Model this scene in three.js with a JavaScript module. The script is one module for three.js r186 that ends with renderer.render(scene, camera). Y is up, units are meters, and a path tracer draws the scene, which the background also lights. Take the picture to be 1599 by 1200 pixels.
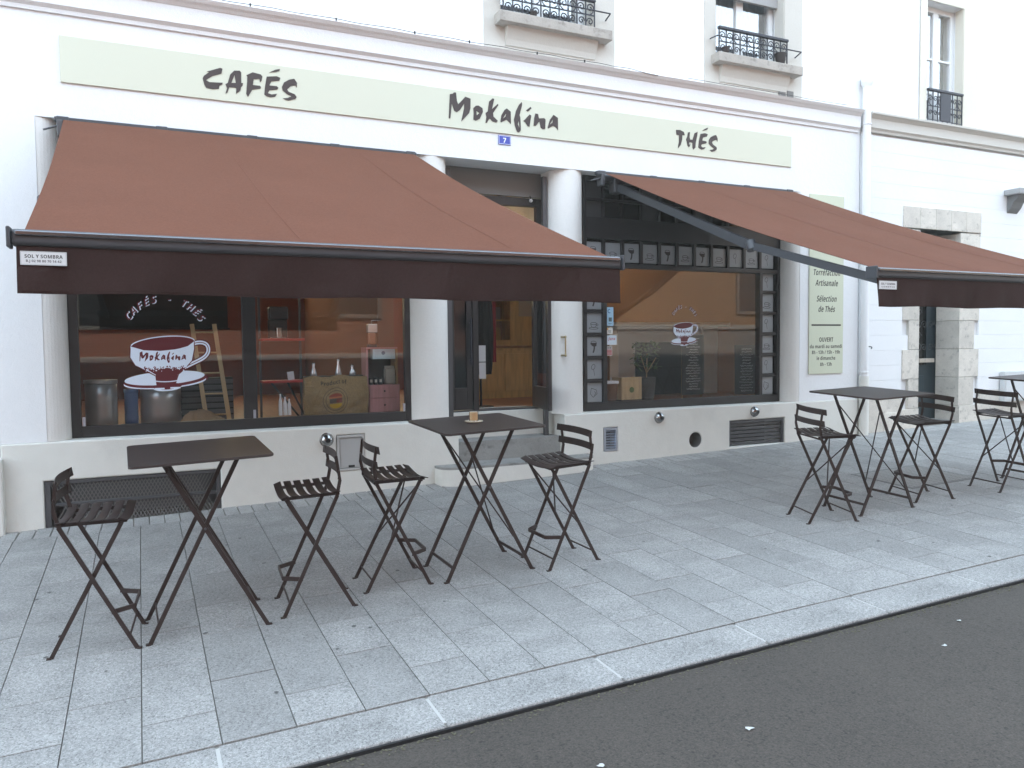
import * as THREE from 'three';
import { mergeGeometries } from 'three/addons/utils/BufferGeometryUtils.js';
import { RoundedBoxGeometry } from 'three/addons/geometries/RoundedBoxGeometry.js';

// ---------------------------------------------------------------- camera, sky, sun, exposure
const scene = new THREE.Scene();
const camera = new THREE.PerspectiveCamera(52.19, 4 / 3, 0.05, 900);
camera.position.set(0, 1.447, 7.5);
camera.rotation.order = 'YXZ';
camera.rotation.set(-0.04824, -0.44185, -0.01072);

const sunDir = new THREE.Vector3(-0.3, 0.80, -1).normalize();
// clear pale blue sky, whiter towards the horizon, the same all round
{
  const w = 128, h = 64, d = new Float32Array(w * h * 4);
  for (let j = 0; j < h; j++) {
    const e = Math.max(0, Math.sin(((j + 0.5) / h - 0.5) * Math.PI)), k = Math.pow(1 - e, 3);
    const c = [0.52 + 0.24 * k, 0.675 + 0.18 * k, 0.835 + 0.11 * k];
    for (let i = 0; i < w; i++) { const q = 4 * (j * w + i); for (let m = 0; m < 3; m++) d[q + m] = c[m] * 0.75; d[q + 3] = 1; }
  }
  const t = new THREE.DataTexture(d, w, h, THREE.RGBAFormat, THREE.FloatType);
  t.mapping = THREE.EquirectangularReflectionMapping; t.magFilter = t.minFilter = THREE.LinearFilter; t.needsUpdate = true;
  scene.background = t; scene.environment = t;
}
const sun = new THREE.DirectionalLight(0xfff3e4, 3.0);
sun.position.copy(sunDir).multiplyScalar(60); sun.castShadow = true; sun.shadow.radius = 1;
Object.assign(sun.shadow.camera, { left: -30, right: 30, top: 30, bottom: -30, near: 1, far: 150 });
sun.name = 'sun'; scene.add(sun, sun.target);

const renderer = new THREE.WebGLRenderer({ antialias: true });
renderer.toneMapping = THREE.LinearToneMapping;
renderer.toneMappingExposure = 7.1;
renderer.shadowMap.enabled = true;

// ---------------------------------------------------------------- helpers
let seed = 7;
const rnd = () => { seed = (seed * 1664525 + 1013904223) >>> 0; return seed / 4294967296; };
const rr = (a, b) => a + (b - a) * rnd();
const V = (x, y, z) => new THREE.Vector3(x, y, z);
const hash = (x, y, s) => { let h = (x * 374761393 + y * 668265263 + s * 974634777) | 0; h = Math.imul(h ^ (h >>> 13), 1274126177); return ((h ^ (h >>> 16)) >>> 0) / 4294967296; };
function noise(u, v, n, s) {              // periodic value noise, n cells over the unit square
  const x = u * n, y = v * n, i = Math.floor(x), j = Math.floor(y), f = x - i, g = y - j;
  const a = f * f * (3 - 2 * f), b = g * g * (3 - 2 * g), m = (k) => ((k % n) + n) % n;
  const h = (p, q) => hash(m(p), m(q), s);
  return (h(i, j) * (1 - a) + h(i + 1, j) * a) * (1 - b) + (h(i, j + 1) * (1 - a) + h(i + 1, j + 1) * a) * b;
}
const fbm = (u, v, n, s, o = 4) => { let t = 0, w = 0.5, q = 0; for (let k = 0; k < o; k++) { t += w * noise(u, v, n << k, s + k); q += w; w *= 0.5; } return t / q; };
const enc = (c) => Math.round(255 * Math.min(1, Math.max(0, c <= 0.0031308 ? 12.92 * c : 1.055 * Math.pow(c, 1 / 2.4) - 0.055)));
function texture(size, metres, fn, srgb = true) {   // fn(u, v) -> linear colour or grey
  const d = new Uint8Array(size * size * 4);
  for (let j = 0; j < size; j++) for (let i = 0; i < size; i++) {
    const c = fn(i / size, j / size), k = 4 * (j * size + i);
    const q = Array.isArray(c) ? c : [c, c, c];
    for (let m = 0; m < 3; m++) d[k + m] = srgb ? enc(q[m]) : Math.round(255 * Math.min(1, Math.max(0, q[m])));
    d[k + 3] = 255;
  }
  const t = new THREE.DataTexture(d, size, size);
  t.wrapS = t.wrapT = THREE.RepeatWrapping; t.magFilter = THREE.LinearFilter; t.minFilter = THREE.LinearMipmapLinearFilter; t.generateMipmaps = true;
  if (srgb) t.colorSpace = THREE.SRGBColorSpace;
  t.repeat.set(1 / metres, 1 / metres); t.needsUpdate = true;
  return t;
}
const lin = (r, g, b) => new THREE.Color().setRGB(r, g, b);
const std = (o) => new THREE.MeshStandardMaterial(Object.assign({ side: THREE.DoubleSide }, o));
const matt = (o) => new THREE.MeshPhysicalMaterial(Object.assign({ side: THREE.DoubleSide, specularIntensity: 0.15 }, o));
const flat = (r, g, b, roughness = 0.8, more = {}) => std(Object.assign({ color: lin(r, g, b), roughness }, more));

function metric(g) {                       // uv in metres, by the way each face points
  g = g.index ? g.toNonIndexed() : g;
  const p = g.attributes.position, n = g.attributes.normal, uv = new Float32Array(p.count * 2);
  for (let i = 0; i < p.count; i += 3) {
    const ax = Math.abs(n.getX(i) + n.getX(i + 1) + n.getX(i + 2)), ay = Math.abs(n.getY(i) + n.getY(i + 1) + n.getY(i + 2)), az = Math.abs(n.getZ(i) + n.getZ(i + 1) + n.getZ(i + 2));
    for (let k = i; k < i + 3; k++) {
      const x = p.getX(k), y = p.getY(k), z = p.getZ(k);
      const [a, b] = ay >= ax && ay >= az ? [x, z] : az >= ax ? [x, y] : [z, y];
      uv[2 * k] = a; uv[2 * k + 1] = b;
    }
  }
  const o = new THREE.BufferGeometry();
  o.setAttribute('position', p); o.setAttribute('normal', n); o.setAttribute('uv', new THREE.BufferAttribute(uv, 2));
  return o;
}
const join = (list) => mergeGeometries(list.flat().map(metric));
const taken = {};
const numbered = (n) => { const k = taken[n] = (taken[n] || 0) + 1; return k === 1 ? n : n + '_' + String(k - 1).padStart(3, '0'); };
function add(name, geos, material, parent) {
  const m = new THREE.Mesh(Array.isArray(geos) ? join(geos) : geos, material);
  m.name = numbered(name); m.castShadow = m.receiveShadow = true; parent.add(m);
  return m;
}
function group(name, parent = scene, pos = [0, 0, 0]) { const g = new THREE.Group(); g.name = numbered(name); g.position.set(...pos); parent.add(g); return g; }
function tag(o, label, category, grp) { o.userData.label = label; o.userData.category = category; if (grp) o.userData.group = grp; return o; }
function thing(name, label, category, pos, grp) { return tag(group(name, scene, pos), label, category, grp); }
function copy(src, label, grp) {
  const c = src.clone(); c.name = numbered(src.name.replace(/_\d+$/, ''));
  c.userData = { ...src.userData, label }; if (grp) c.userData.group = grp;
  scene.add(c); return c;
}
const struct = (o) => { o.userData.kind = 'structure'; return o; };
const box = (x0, x1, y0, y1, z0, z1) => new THREE.BoxGeometry(x1 - x0, y1 - y0, z1 - z0).translate((x0 + x1) / 2, (y0 + y1) / 2, (z0 + z1) / 2);
const rbox = (x0, x1, y0, y1, z0, z1, r = 0.006, s = 2) => new RoundedBoxGeometry(x1 - x0, y1 - y0, z1 - z0, s, r).translate((x0 + x1) / 2, (y0 + y1) / 2, (z0 + z1) / 2);
const cyl = (r, h, x, y, z, s = 20, r2 = r) => new THREE.CylinderGeometry(r2, r, h, s).translate(x, y, z);
function bar(a, b, w, h, up = V(0, 1, 0)) {        // flat bar from a to b, w wide across, h along up
  const d = b.clone().sub(a), l = d.length(), y = d.normalize(), x = new THREE.Vector3().crossVectors(up, y);
  if (x.lengthSq() < 1e-6) x.set(1, 0, 0); x.normalize();
  const z = new THREE.Vector3().crossVectors(x, y);
  const g = new THREE.BoxGeometry(w, l, h);
  g.applyMatrix4(new THREE.Matrix4().makeBasis(x, y, z)); const c = a.clone().add(b).multiplyScalar(0.5);
  return g.translate(c.x, c.y, c.z);
}
function rod(a, b, r, s = 8) {
  const d = b.clone().sub(a), g = new THREE.CylinderGeometry(r, r, d.length(), s);
  g.applyQuaternion(new THREE.Quaternion().setFromUnitVectors(V(0, 1, 0), d.normalize()));
  const c = a.clone().add(b).multiplyScalar(0.5); return g.translate(c.x, c.y, c.z);
}
const tube = (pts, r, n = 24, s = 6) => new THREE.TubeGeometry(new THREE.CatmullRomCurve3(pts), n, r, s);
const poly = (pts) => { const s = new THREE.Shape(); pts.forEach(([x, y], i) => i ? s.lineTo(x, y) : s.moveTo(x, y)); s.closePath(); return s; };
const rectHole = (x0, x1, y0, y1) => { const p = new THREE.Path(); p.moveTo(x0, y0); p.lineTo(x1, y0); p.lineTo(x1, y1); p.lineTo(x0, y1); p.closePath(); return p; };
const extrude = (s, depth, z0, bevel = 0) => new THREE.ExtrudeGeometry(s, { depth: depth - 2 * bevel, bevelEnabled: bevel > 0, bevelSize: bevel, bevelThickness: bevel, bevelOffset: -bevel, bevelSegments: 2, curveSegments: 20 }).translate(0, 0, z0 + bevel);
const alongX = (profile, x0, x1) => {              // profile of [z, y] swept along x
  const g = new THREE.ExtrudeGeometry(poly(profile.map(([z, y]) => [-z, y])), { depth: x1 - x0, bevelEnabled: false, curveSegments: 8 });
  return g.rotateY(Math.PI / 2).translate(x0, 0, 0);
};
const upY = (profile, y0, y1) => {                 // plan of [x, z] raised from y0 to y1
  const g = new THREE.ExtrudeGeometry(poly(profile.map(([x, z]) => [x, -z])), { depth: y1 - y0, bevelEnabled: false });
  return g.rotateX(-Math.PI / 2).translate(0, y0, 0);
};
function sheet(fn, nu, nv, thick) {                // closed cloth: fn(u, v) -> Vector3
  const P = [], idx = [], w = nu + 1, N = w * (nv + 1);
  for (let j = 0; j <= nv; j++) for (let i = 0; i <= nu; i++) P.push(fn(i / nu, j / nv));
  const pos = [], uv = [];
  for (let side = 0; side < 2; side++) for (let j = 0; j <= nv; j++) for (let i = 0; i <= nu; i++) {
    const p = P[j * w + i], a = P[j * w + Math.min(i + 1, nu)].clone().sub(P[j * w + Math.max(i - 1, 0)]), b = P[Math.min(j + 1, nv) * w + i].clone().sub(P[Math.max(j - 1, 0) * w + i]);
    const n = a.cross(b).normalize(), q = p.clone().addScaledVector(n, side ? -thick : 0);
    pos.push(q.x, q.y, q.z); uv.push(i / nu, j / nv);
  }
  for (let j = 0; j < nv; j++) for (let i = 0; i < nu; i++) {
    const a = j * w + i, b = a + 1, c = a + w, d = c + 1;
    idx.push(a, b, d, a, d, c, N + a, N + d, N + b, N + a, N + c, N + d);
  }
  const rim = []; for (let i = 0; i < nu; i++) rim.push(i); for (let j = 0; j < nv; j++) rim.push(j * w + nu); for (let i = nu; i > 0; i--) rim.push(nv * w + i); for (let j = nv; j > 0; j--) rim.push(j * w);
  rim.forEach((a, k) => { const b = rim[(k + 1) % rim.length]; idx.push(a, N + a, b, b, N + a, N + b); });
  const g = new THREE.BufferGeometry();
  g.setAttribute('position', new THREE.Float32BufferAttribute(pos, 3)); g.setAttribute('uv', new THREE.Float32BufferAttribute(uv, 2)); g.setIndex(idx); g.computeVertexNormals();
  return g;
}
function canvasTex(w, h, draw) {
  const c = document.createElement('canvas'); c.width = w; c.height = h; draw(c.getContext('2d'), w, h);
  const t = new THREE.CanvasTexture(c); t.colorSpace = THREE.SRGBColorSpace; t.magFilter = THREE.LinearFilter; t.generateMipmaps = true; t.minFilter = THREE.LinearMipmapLinearFilter; t.anisotropy = 8;
  return t;
}
const quad = (x0, x1, y0, y1, z) => new THREE.PlaneGeometry(x1 - x0, y1 - y0).translate((x0 + x1) / 2, (y0 + y1) / 2, z);
// the pavement climbs to the right and falls to the road
const GB = 0.0252, GC = -0.0438;
const gy = (x, z) => GB * x + GC * z;
const qSlope = (() => { const n = V(-GB, 1, -GC).normalize(), x = V(1, GB, 0).normalize(), z = new THREE.Vector3().crossVectors(x, n); return new THREE.Quaternion().setFromRotationMatrix(new THREE.Matrix4().makeBasis(x, n, z)); })();
function place(o, x, z, turn = 0, lift = 0) { o.position.set(x, gy(x, z) + lift, z); o.quaternion.copy(qSlope).multiply(new THREE.Quaternion().setFromAxisAngle(V(0, 1, 0), turn)); return o; }

// ---------------------------------------------------------------- materials
const tPlaster = texture(512, 2.2, (u, v) => 0.93 + 0.05 * (fbm(u, v, 6, 3, 5) - 0.5) + 0.02 * (noise(u, v, 128, 9) - 0.5));
const bPlaster = texture(512, 1.1, (u, v) => 0.6 * fbm(u, v, 32, 21, 4) + 0.4 * noise(u, v, 200, 5), false);
const plaster = (r, g, b) => std({ color: lin(r, g, b), map: tPlaster, bumpMap: bPlaster, bumpScale: 0.0022, roughness: 0.85 });
const tStain = texture(1024, 3.1, (u, v) => { const a = fbm(u, v, 5, 41, 6), b = fbm(u, v, 40, 48, 3), s = Math.max(0, a - 0.56) * 1.6 * (0.4 + b); return [0.94 - s * 0.5 + 0.06 * (b - 0.5), 0.935 - s * 0.5 + 0.06 * (b - 0.5), 0.925 - s * 0.48 + 0.06 * (b - 0.5)]; });
const M = {};
M.white = plaster(0.84, 0.84, 0.84);
M.column = plaster(0.80, 0.775, 0.735);
M.cream = std({ color: lin(0.75, 0.74, 0.69), map: tStain, bumpMap: bPlaster, bumpScale: 0.002, roughness: 0.8 });
M.trim = plaster(0.84, 0.835, 0.83);
const tStone = texture(512, 1.3, (u, v) => { const a = fbm(u, v, 8, 61, 5), b = noise(u, v, 160, 66), c = Math.max(0, fbm(u, v, 24, 70, 3) - 0.62); const k = 0.82 + 0.3 * (a - 0.5) + 0.12 * (b - 0.5) - c; return [k, k * 0.985, k * 0.96]; });
const stone = (r, g, b) => std({ color: lin(r, g, b), map: tStone, bumpMap: tStone, bumpScale: 0.003, roughness: 0.9 });
M.surround = plaster(0.60, 0.565, 0.505);
M.sill = stone(0.50, 0.46, 0.415);
M.quoin = [stone(0.74, 0.695, 0.63), stone(0.78, 0.735, 0.665), stone(0.69, 0.65, 0.59)];
M.step = stone(0.33, 0.33, 0.32);
M.black = flat(0.022, 0.02, 0.021, 0.42);
M.blackMatt = flat(0.012, 0.012, 0.012, 0.8);
M.chair = new THREE.MeshPhysicalMaterial({ color: lin(0.042, 0.028, 0.025), roughness: 0.5, specularIntensity: 0.5, side: THREE.DoubleSide, bumpMap: bPlaster, bumpScale: 0.0006 });
M.tabletop = new THREE.MeshPhysicalMaterial({ color: lin(0.05, 0.036, 0.033), roughness: 0.45, specularIntensity: 0.6, side: THREE.DoubleSide, bumpMap: bPlaster, bumpScale: 0.0005 });
M.grey = flat(0.20, 0.195, 0.19, 0.6);
M.alu = flat(0.50, 0.53, 0.60, 0.32, { metalness: 0.75 });
M.trimDark = flat(0.17, 0.175, 0.19, 0.22, { metalness: 0.9 });
M.barDark = flat(0.05, 0.053, 0.06, 0.45);
M.steel = flat(0.34, 0.335, 0.33, 0.22, { metalness: 1 });
M.gunmetal = flat(0.09, 0.09, 0.095, 0.45, { metalness: 0.4 });
M.iron = flat(0.03, 0.03, 0.04, 0.55);
M.winWhite = flat(0.78, 0.78, 0.77, 0.5);
M.signGreen = flat(0.625, 0.625, 0.50, 0.55, { bumpMap: bPlaster, bumpScale: 0.0003 });
M.letter = flat(0.05, 0.033, 0.03, 0.6);
M.dark = flat(0.02, 0.018, 0.017, 0.9);
M.glass = new THREE.MeshPhysicalMaterial({ color: 0xffffff, transmission: 1, thickness: 0, roughness: 0, ior: 1.5, side: THREE.DoubleSide });
M.pane = new THREE.MeshPhysicalMaterial({ color: 0xffffff, transmission: 1, thickness: 0, roughness: 0.02, ior: 2.5, side: THREE.DoubleSide });
M.darkGlass = flat(0.012, 0.013, 0.014, 0.08);
const tWood = (r, g, b, s) => texture(256, 0.7, (u, v) => { const k = 0.75 + 0.5 * fbm(u, v * 0.12, 24, s, 4); return [r * k, g * k, b * k]; });
M.wood = std({ map: tWood(0.34, 0.2, 0.08, 5), roughness: 0.55 });
M.crate = std({ map: tWood(0.42, 0.29, 0.15, 9), roughness: 0.7 });
M.pink = std({ map: tWood(0.42, 0.20, 0.20, 15), roughness: 0.7 });
M.red = flat(0.5, 0.03, 0.025, 0.5);
M.paper = flat(0.75, 0.76, 0.78, 0.8);
const tWeave = (r, g, b, m, amp, s) => texture(512, m, (u, v) => { const w = 0.5 * noise(u, v * 0.5, 256, s) + 0.5 * noise(u * 0.5, v, 256, s + 1), k = 1 + amp * (w - 0.5) + 0.14 * (fbm(u, v, 4, s + 4, 4) - 0.5); return [r * k, g * k, b * k]; });
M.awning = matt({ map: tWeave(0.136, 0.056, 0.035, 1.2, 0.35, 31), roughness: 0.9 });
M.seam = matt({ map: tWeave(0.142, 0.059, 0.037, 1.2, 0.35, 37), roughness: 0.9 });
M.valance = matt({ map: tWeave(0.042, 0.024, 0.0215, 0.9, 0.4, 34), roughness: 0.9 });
M.burlap = std({ map: tWeave(0.27, 0.185, 0.105, 0.35, 0.7, 51), roughness: 1 });

// ---------------------------------------------------------------- ground, road, pavement
const granite = (base, s, contrast) => texture(1024, 0.9, (u, v) => {
  const a = noise(u, v, 230, s), b = noise(u, v, 110, s + 1), c = fbm(u, v, 5, s + 2, 5), d = noise(u, v, 260, s + 3);
  let k = base * (1 + contrast * (0.55 * (a - 0.5) + 0.5 * (b - 0.5)) + 0.4 * (c - 0.5));
  if (d > 0.86) k *= 1.4; if (a < 0.14) k *= 0.55;
  return [k * 1.03, k * 1.0, k * 0.955];
});
M.slab = [0, 1, 2, 3].map((i) => { const t = granite([0.258, 0.274, 0.240, 0.266][i], 100 + 10 * i, [0.8, 0.95, 0.75, 0.88][i]); return std({ map: t, bumpMap: t, bumpScale: 0.0012, roughness: 0.82 }); });
M.kerb = (() => { const t = granite(0.255, 160, 0.95); return std({ map: t, bumpMap: t, bumpScale: 0.0012, roughness: 0.85 }); })();
M.sett = [0, 1].map((i) => { const t = granite([0.31, 0.28][i], 180 + i * 7, 0.5); return std({ map: t, roughness: 0.9 }); });
M.joint = flat(0.19, 0.175, 0.155, 1);
const tAsph = texture(1024, 1.4, (u, v) => {
  const a = noise(u, v, 300, 7), b = noise(u, v, 160, 8), c = fbm(u, v, 4, 11, 5), d = noise(u, v, 420, 13);
  let k = 0.046 * (1 + 0.6 * (a - 0.5) + 0.35 * (b - 0.5) + 0.28 * (c - 0.5)); if (d > 0.9) k *= 1.7; if (b < 0.12) k *= 0.65;
  return [k * 1.22, k * 1.01, k * 0.83];
});
const bAsph = texture(1024, 1.4, (u, v) => 0.6 * noise(u, v, 300, 7) + 0.4 * noise(u, v, 160, 8), false);
M.asphalt = std({ map: tAsph, bumpMap: bAsph, bumpScale: 0.002, roughness: 0.9 });
M.farGround = flat(0.10, 0.10, 0.095, 1);

const ground = struct(add('ground', [new THREE.PlaneGeometry(700, 700).rotateX(-Math.PI / 2)], M.farGround, scene));
ground.position.set(0, -1.2, 0); ground.rotation.z = Math.atan(GB);

const roadY = (x, z) => gy(x, 4.43) - 0.028 - 0.018 * (z - 4.43);
{
  const g = new THREE.PlaneGeometry(80, 5.5, 160, 40).rotateX(-Math.PI / 2).translate(8, 0, 7.12), p = g.attributes.position;
  for (let i = 0; i < p.count; i++) p.setY(i, roadY(p.getX(i), p.getZ(i)) + 0.006 * (fbm(p.getX(i) / 40 + 0.5, p.getZ(i) / 40, 16, 77, 3) - 0.5));
  g.computeVertexNormals();
  struct(add('road', [g], M.asphalt, scene));
}
const pavement = struct(group('pavement'));
{
  const bed = add('paving_bed', [box(-14, 34, -0.12, -0.011, -0.3, 4.42)], M.joint, pavement); bed.quaternion.copy(qSlope);
  const variants = {};
  const slabGeo = (w, l, k) => variants[[w, l, k]] ||= (() => {
    const g = metric(new RoundedBoxGeometry(w - 0.0042, 0.05, l - 0.0036, 1, 0.0018).translate(0, -0.025, 0)), uv = g.attributes.uv;
    for (let i = 0; i < uv.count; i++) uv.setXY(i, uv.getX(i) + k * 0.37, uv.getY(i) + k * 0.61);
    return g;
  })();
  const far = [[], [], [], []];
  for (let c = -14; c < 66; c++) {
    const x = -0.043 + 0.3 * c + 0.15;
    let z = 4.132, first = true;
    while (z > 0.42) {
      let l = first ? (((c % 2) + 2) % 2 ? 0.6 : 0.3) : (rnd() < 0.22 ? 0.45 : rnd() < 0.2 ? 0.9 : 0.6);
      first = false; if (z - l < 0.55) l = z - 0.32;
      const zc = z - l / 2; z -= l;
      const mi = Math.floor(rnd() * 4), g = slabGeo(0.3, Number(l.toFixed(3)), Math.floor(rnd() * 4));
      const inView = x > -1.4 && x < 12.9 - 1.62 * zc && x < 9.6;
      if (inView) { const m = add('paving_slab', g, M.slab[mi], pavement); place(m, x, zc, 0, rr(-0.001, 0.001)); m.rotateX(rr(-0.0016, 0.0016)); m.rotateZ(rr(-0.003, 0.003)); }
      else far[mi].push(g.clone().applyQuaternion(qSlope).translate(x, gy(x, zc), zc));
    }
  }
  far.forEach((f, i) => { const m = add('paving_slab_field', mergeGeometries(f), M.slab[i], pavement); m.userData.kind = 'stuff'; });
}
const kerb = struct(group('kerb'));
{
  const g = metric(new RoundedBoxGeometry(0.895, 0.2, 0.285, 3, 0.014).translate(0, -0.1, 0));
  for (let k = -9; k < 22; k++) { const m = add('kerb_stone', g, M.kerb, kerb); place(m, 1.135 + 0.9 * k + 0.45, 4.132 + 0.146, 0, rr(-0.0015, 0.0015)); }
  const mort = add('mortar', [box(-8, 21, -0.15, -0.004, 4.16, 4.395)], flat(0.42, 0.41, 0.39, 1), kerb); mort.quaternion.copy(qSlope);
}
struct(add('kerb_shade_dirt_strip', [box(-8, 21, -0.09, -0.011, 4.4215, 4.436)], flat(0.018, 0.018, 0.019, 0.9), scene)).quaternion.copy(qSlope);  // dark strip: shade and dirt of the kerb face put in as colour
const border = struct(group('cobble_border'));
{
  const gs = [0, 1, 2].map((k) => { const g = metric(new RoundedBoxGeometry(0.113, 0.06, 0.298, 2, 0.007).translate(0, -0.03, 0)); const uv = g.attributes.uv; for (let i = 0; i < uv.count; i++) uv.setXY(i, uv.getX(i) + k * 0.3, uv.getY(i) + k * 0.23); return g; });
  const far = [];
  for (let r = 0; r < 1; r++) for (let c = 0; c < 150; c++) {
    const x = -1.6 + 0.1205 * c + (r ? 0.03 : 0), z = 0.166;
    if (x > 2.95 && x < 4.2) continue;
    const g = gs[Math.floor(rnd() * 3)], y = rr(-0.003, 0.0005);
    if (x < 9.4) { const m = add('cobble', g, M.sett[Math.floor(rnd() * 2)], border); place(m, x, z, rr(-0.02, 0.02), y); }
    else far.push(g.clone().applyQuaternion(qSlope).translate(x, gy(x, z) + y, z));
  }
  add('cobble_field', mergeGeometries(far), M.sett[0], border).userData.kind = 'stuff';
}
{ // moss and grit in the gutter
  const bits = [];
  for (let i = 0; i < 800; i++) {
    const x = rr(-0.5, 6.5), z = 4.438 + Math.abs(rr(-1, 1) * rr(0, 1)) * 0.07, s = rr(0.002, 0.006);
    bits.push(new THREE.IcosahedronGeometry(s, 0).scale(1.6, 0.5, 1).rotateY(rnd() * 6).translate(x, roadY(x, z) + 0.004, z));
  }
  const m = tag(add('moss', bits, flat(0.115, 0.105, 0.07, 1), scene), 'thin strip of yellowish moss and grit along the kerb foot', 'moss'); m.userData.kind = 'stuff';
}

// ---------------------------------------------------------------- cafe building
const cafe = thing('cafe_building', 'white rendered cafe front with cream plinth, two shop windows and round columns', 'building', [0, 0, 0]);
const WY = 0.695;         // top of the plinth
{
  const s = poly([[-1.05, WY], [-0.72, WY], [-0.72, 3.36], [7.62, 3.36], [7.62, WY], [8.66, WY], [8.66, 10.2], [-1.05, 10.2]]);
  s.holes.push(rectHole(3.44, 4.57, 4.85, 6.9), rectHole(6.24, 7.34, 4.85, 6.9));
  add('wall', [extrude(s, 0.36, -0.36)], M.white, cafe);
  // cream plinth with its holes
  const p = poly([[-1.05, -0.4], [2.93, -0.4], [2.93, WY - 0.002], [-1.05, WY - 0.002]]);
  p.holes.push(rectHole(-0.756, 0.624, -0.035, 0.37), rectHole(1.672, 1.944, 0.262, 0.612));
  const q = poly([[4.17, -0.4], [8.66, -0.4], [8.66, WY - 0.002], [4.17, WY - 0.002]]);
  q.holes.push(rectHole(4.672, 4.856, 0.25, 0.521), rectHole(6.471, 7.362, 0.187, 0.509));
  const c = new THREE.Path(); c.absarc(5.955, 0.307, 0.092, 0, Math.PI * 2, true); q.holes.push(c);
  add('plinth', [extrude(p, 0.40, -0.38, 0.012), extrude(q, 0.40, -0.38, 0.012), box(2.5, 4.6, -0.5, 0.44, -0.8, -0.385)], M.cream, cafe);
  // rounded reveals of the opening
  const arc = (cx, sx) => { const w = sx > 0 ? 0.165 : 0.143; const o = [[cx, -0.004]]; for (let k = 1; k <= 10; k++) { const a = k / 10 * Math.PI / 2; o.push([cx + sx * w * Math.sin(a), -0.165 + 0.161 * Math.cos(a)]); } o.push([cx + sx * w, -0.36], [cx, -0.36]); return o; };
  add('reveal', [upY(arc(-0.719, 1), WY, 3.359)], M.column, cafe);
  add('reveal', [upY(arc(7.619, -1).reverse(), WY, 3.359)], M.column, cafe);
  for (const x of [2.694, 4.302]) add('column', [cyl(0.2, 3.36 - WY, x, (3.36 + WY) / 2, -0.203, 48), box(x - 0.2, x + 0.2, WY, 3.36, -0.36, -0.2)], M.column, cafe);
  // cornice
  const prof = [[-0.02, 4.20], [0.018, 4.20], [0.022, 4.232], [0.05, 4.258], [0.052, 4.40], [0.06, 4.405], [0.078, 4.425], [0.10, 4.44], [0.122, 4.468], [-0.02, 4.50]];
  add('cornice', [alongX(prof, -13, 8.62)], M.trim, cafe);
  // blue house number
  const num = canvasTex(128, 88, (g, w, h) => { g.fillStyle = '#4353a8'; g.fillRect(0, 0, w, h); g.strokeStyle = '#e8ecf4'; g.lineWidth = 4; g.strokeRect(5, 5, w - 10, h - 10); g.fillStyle = '#f4f6ff'; g.font = 'bold 66px sans-serif'; g.textAlign = 'center'; g.textBaseline = 'middle'; g.fillText('7', w / 2, h / 2 + 3); });
  const n = tag(group('house_number'), 'small blue enamel number plate reading 7 above the doorway', 'number plate');
  add('plate', [rbox(3.418, 3.560, 3.540, 3.636, 0.001, 0.008, 0.002)], flat(0.03, 0.05, 0.30, 0.3), n);
  add('face', quad(3.420, 3.558, 3.542, 3.634, 0.0095), std({ map: num, roughness: 0.25 }), n);
  // structure behind: floors, side walls, roof; the roof keeps the street in shade
  add('floor', [box(-0.9, 8.5, 0.5, 0.68, -6.2, -0.46)], std({ map: tWood(0.36, 0.15, 0.06, 25), roughness: 0.5 }), cafe);
  add('ceiling', [box(-0.9, 8.5, 3.62, 3.9, -6.2, -0.37)], flat(0.70, 0.68, 0.64, 0.9), cafe);
  add('inner_wall', [box(-1.05, 8.66, 0.2, 2.36, -6.5, -6.21), box(-1.05, 8.66, 3.52, 10.2, -6.5, -6.21), box(-1.05, -0.5, 2.36, 3.52, -6.5, -6.21), box(2.0, 2.9, 2.36, 3.52, -6.5, -6.21), box(5.4, 5.9, 2.36, 3.52, -6.5, -6.21), box(8.2, 8.66, 2.36, 3.52, -6.5, -6.21), box(-1.05, -0.91, 0.2, 10.2, -6.2, -0.365), box(8.51, 8.66, 3.9, 10.2, -6.2, -0.365)], flat(0.25, 0.075, 0.042, 0.9), cafe);
  add('inner_wall', [box(8.51, 8.66, 0.2, 3.899, -6.2, -0.365)], flat(0.17, 0.085, 0.038, 0.9), cafe);
  for (const [a, b] of [[-0.5, 2.0], [2.9, 5.4], [5.9, 8.2]]) add('added_rear_blind', [box(a + 0.002, b - 0.002, 2.362, 3.518, -6.4, -6.398)], new THREE.MeshPhysicalMaterial({ color: lin(0.93, 0.85, 0.68), transmission: 0.95, roughness: 1, thickness: 0, side: THREE.DoubleSide }), cafe);  // unseen rear openings with translucent blinds, added to brighten and warm the interior
  add('inner_wall', [box(2.55, 2.75, 0.69, 3.61, -6.15, -1.6)], flat(0.22, 0.10, 0.05, 0.9), cafe);
  add('roof', [box(-1.05, 8.66, 10.2, 10.5, -6.5, 0.25)], flat(0.12, 0.12, 0.13, 0.8), cafe);
}
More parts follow.
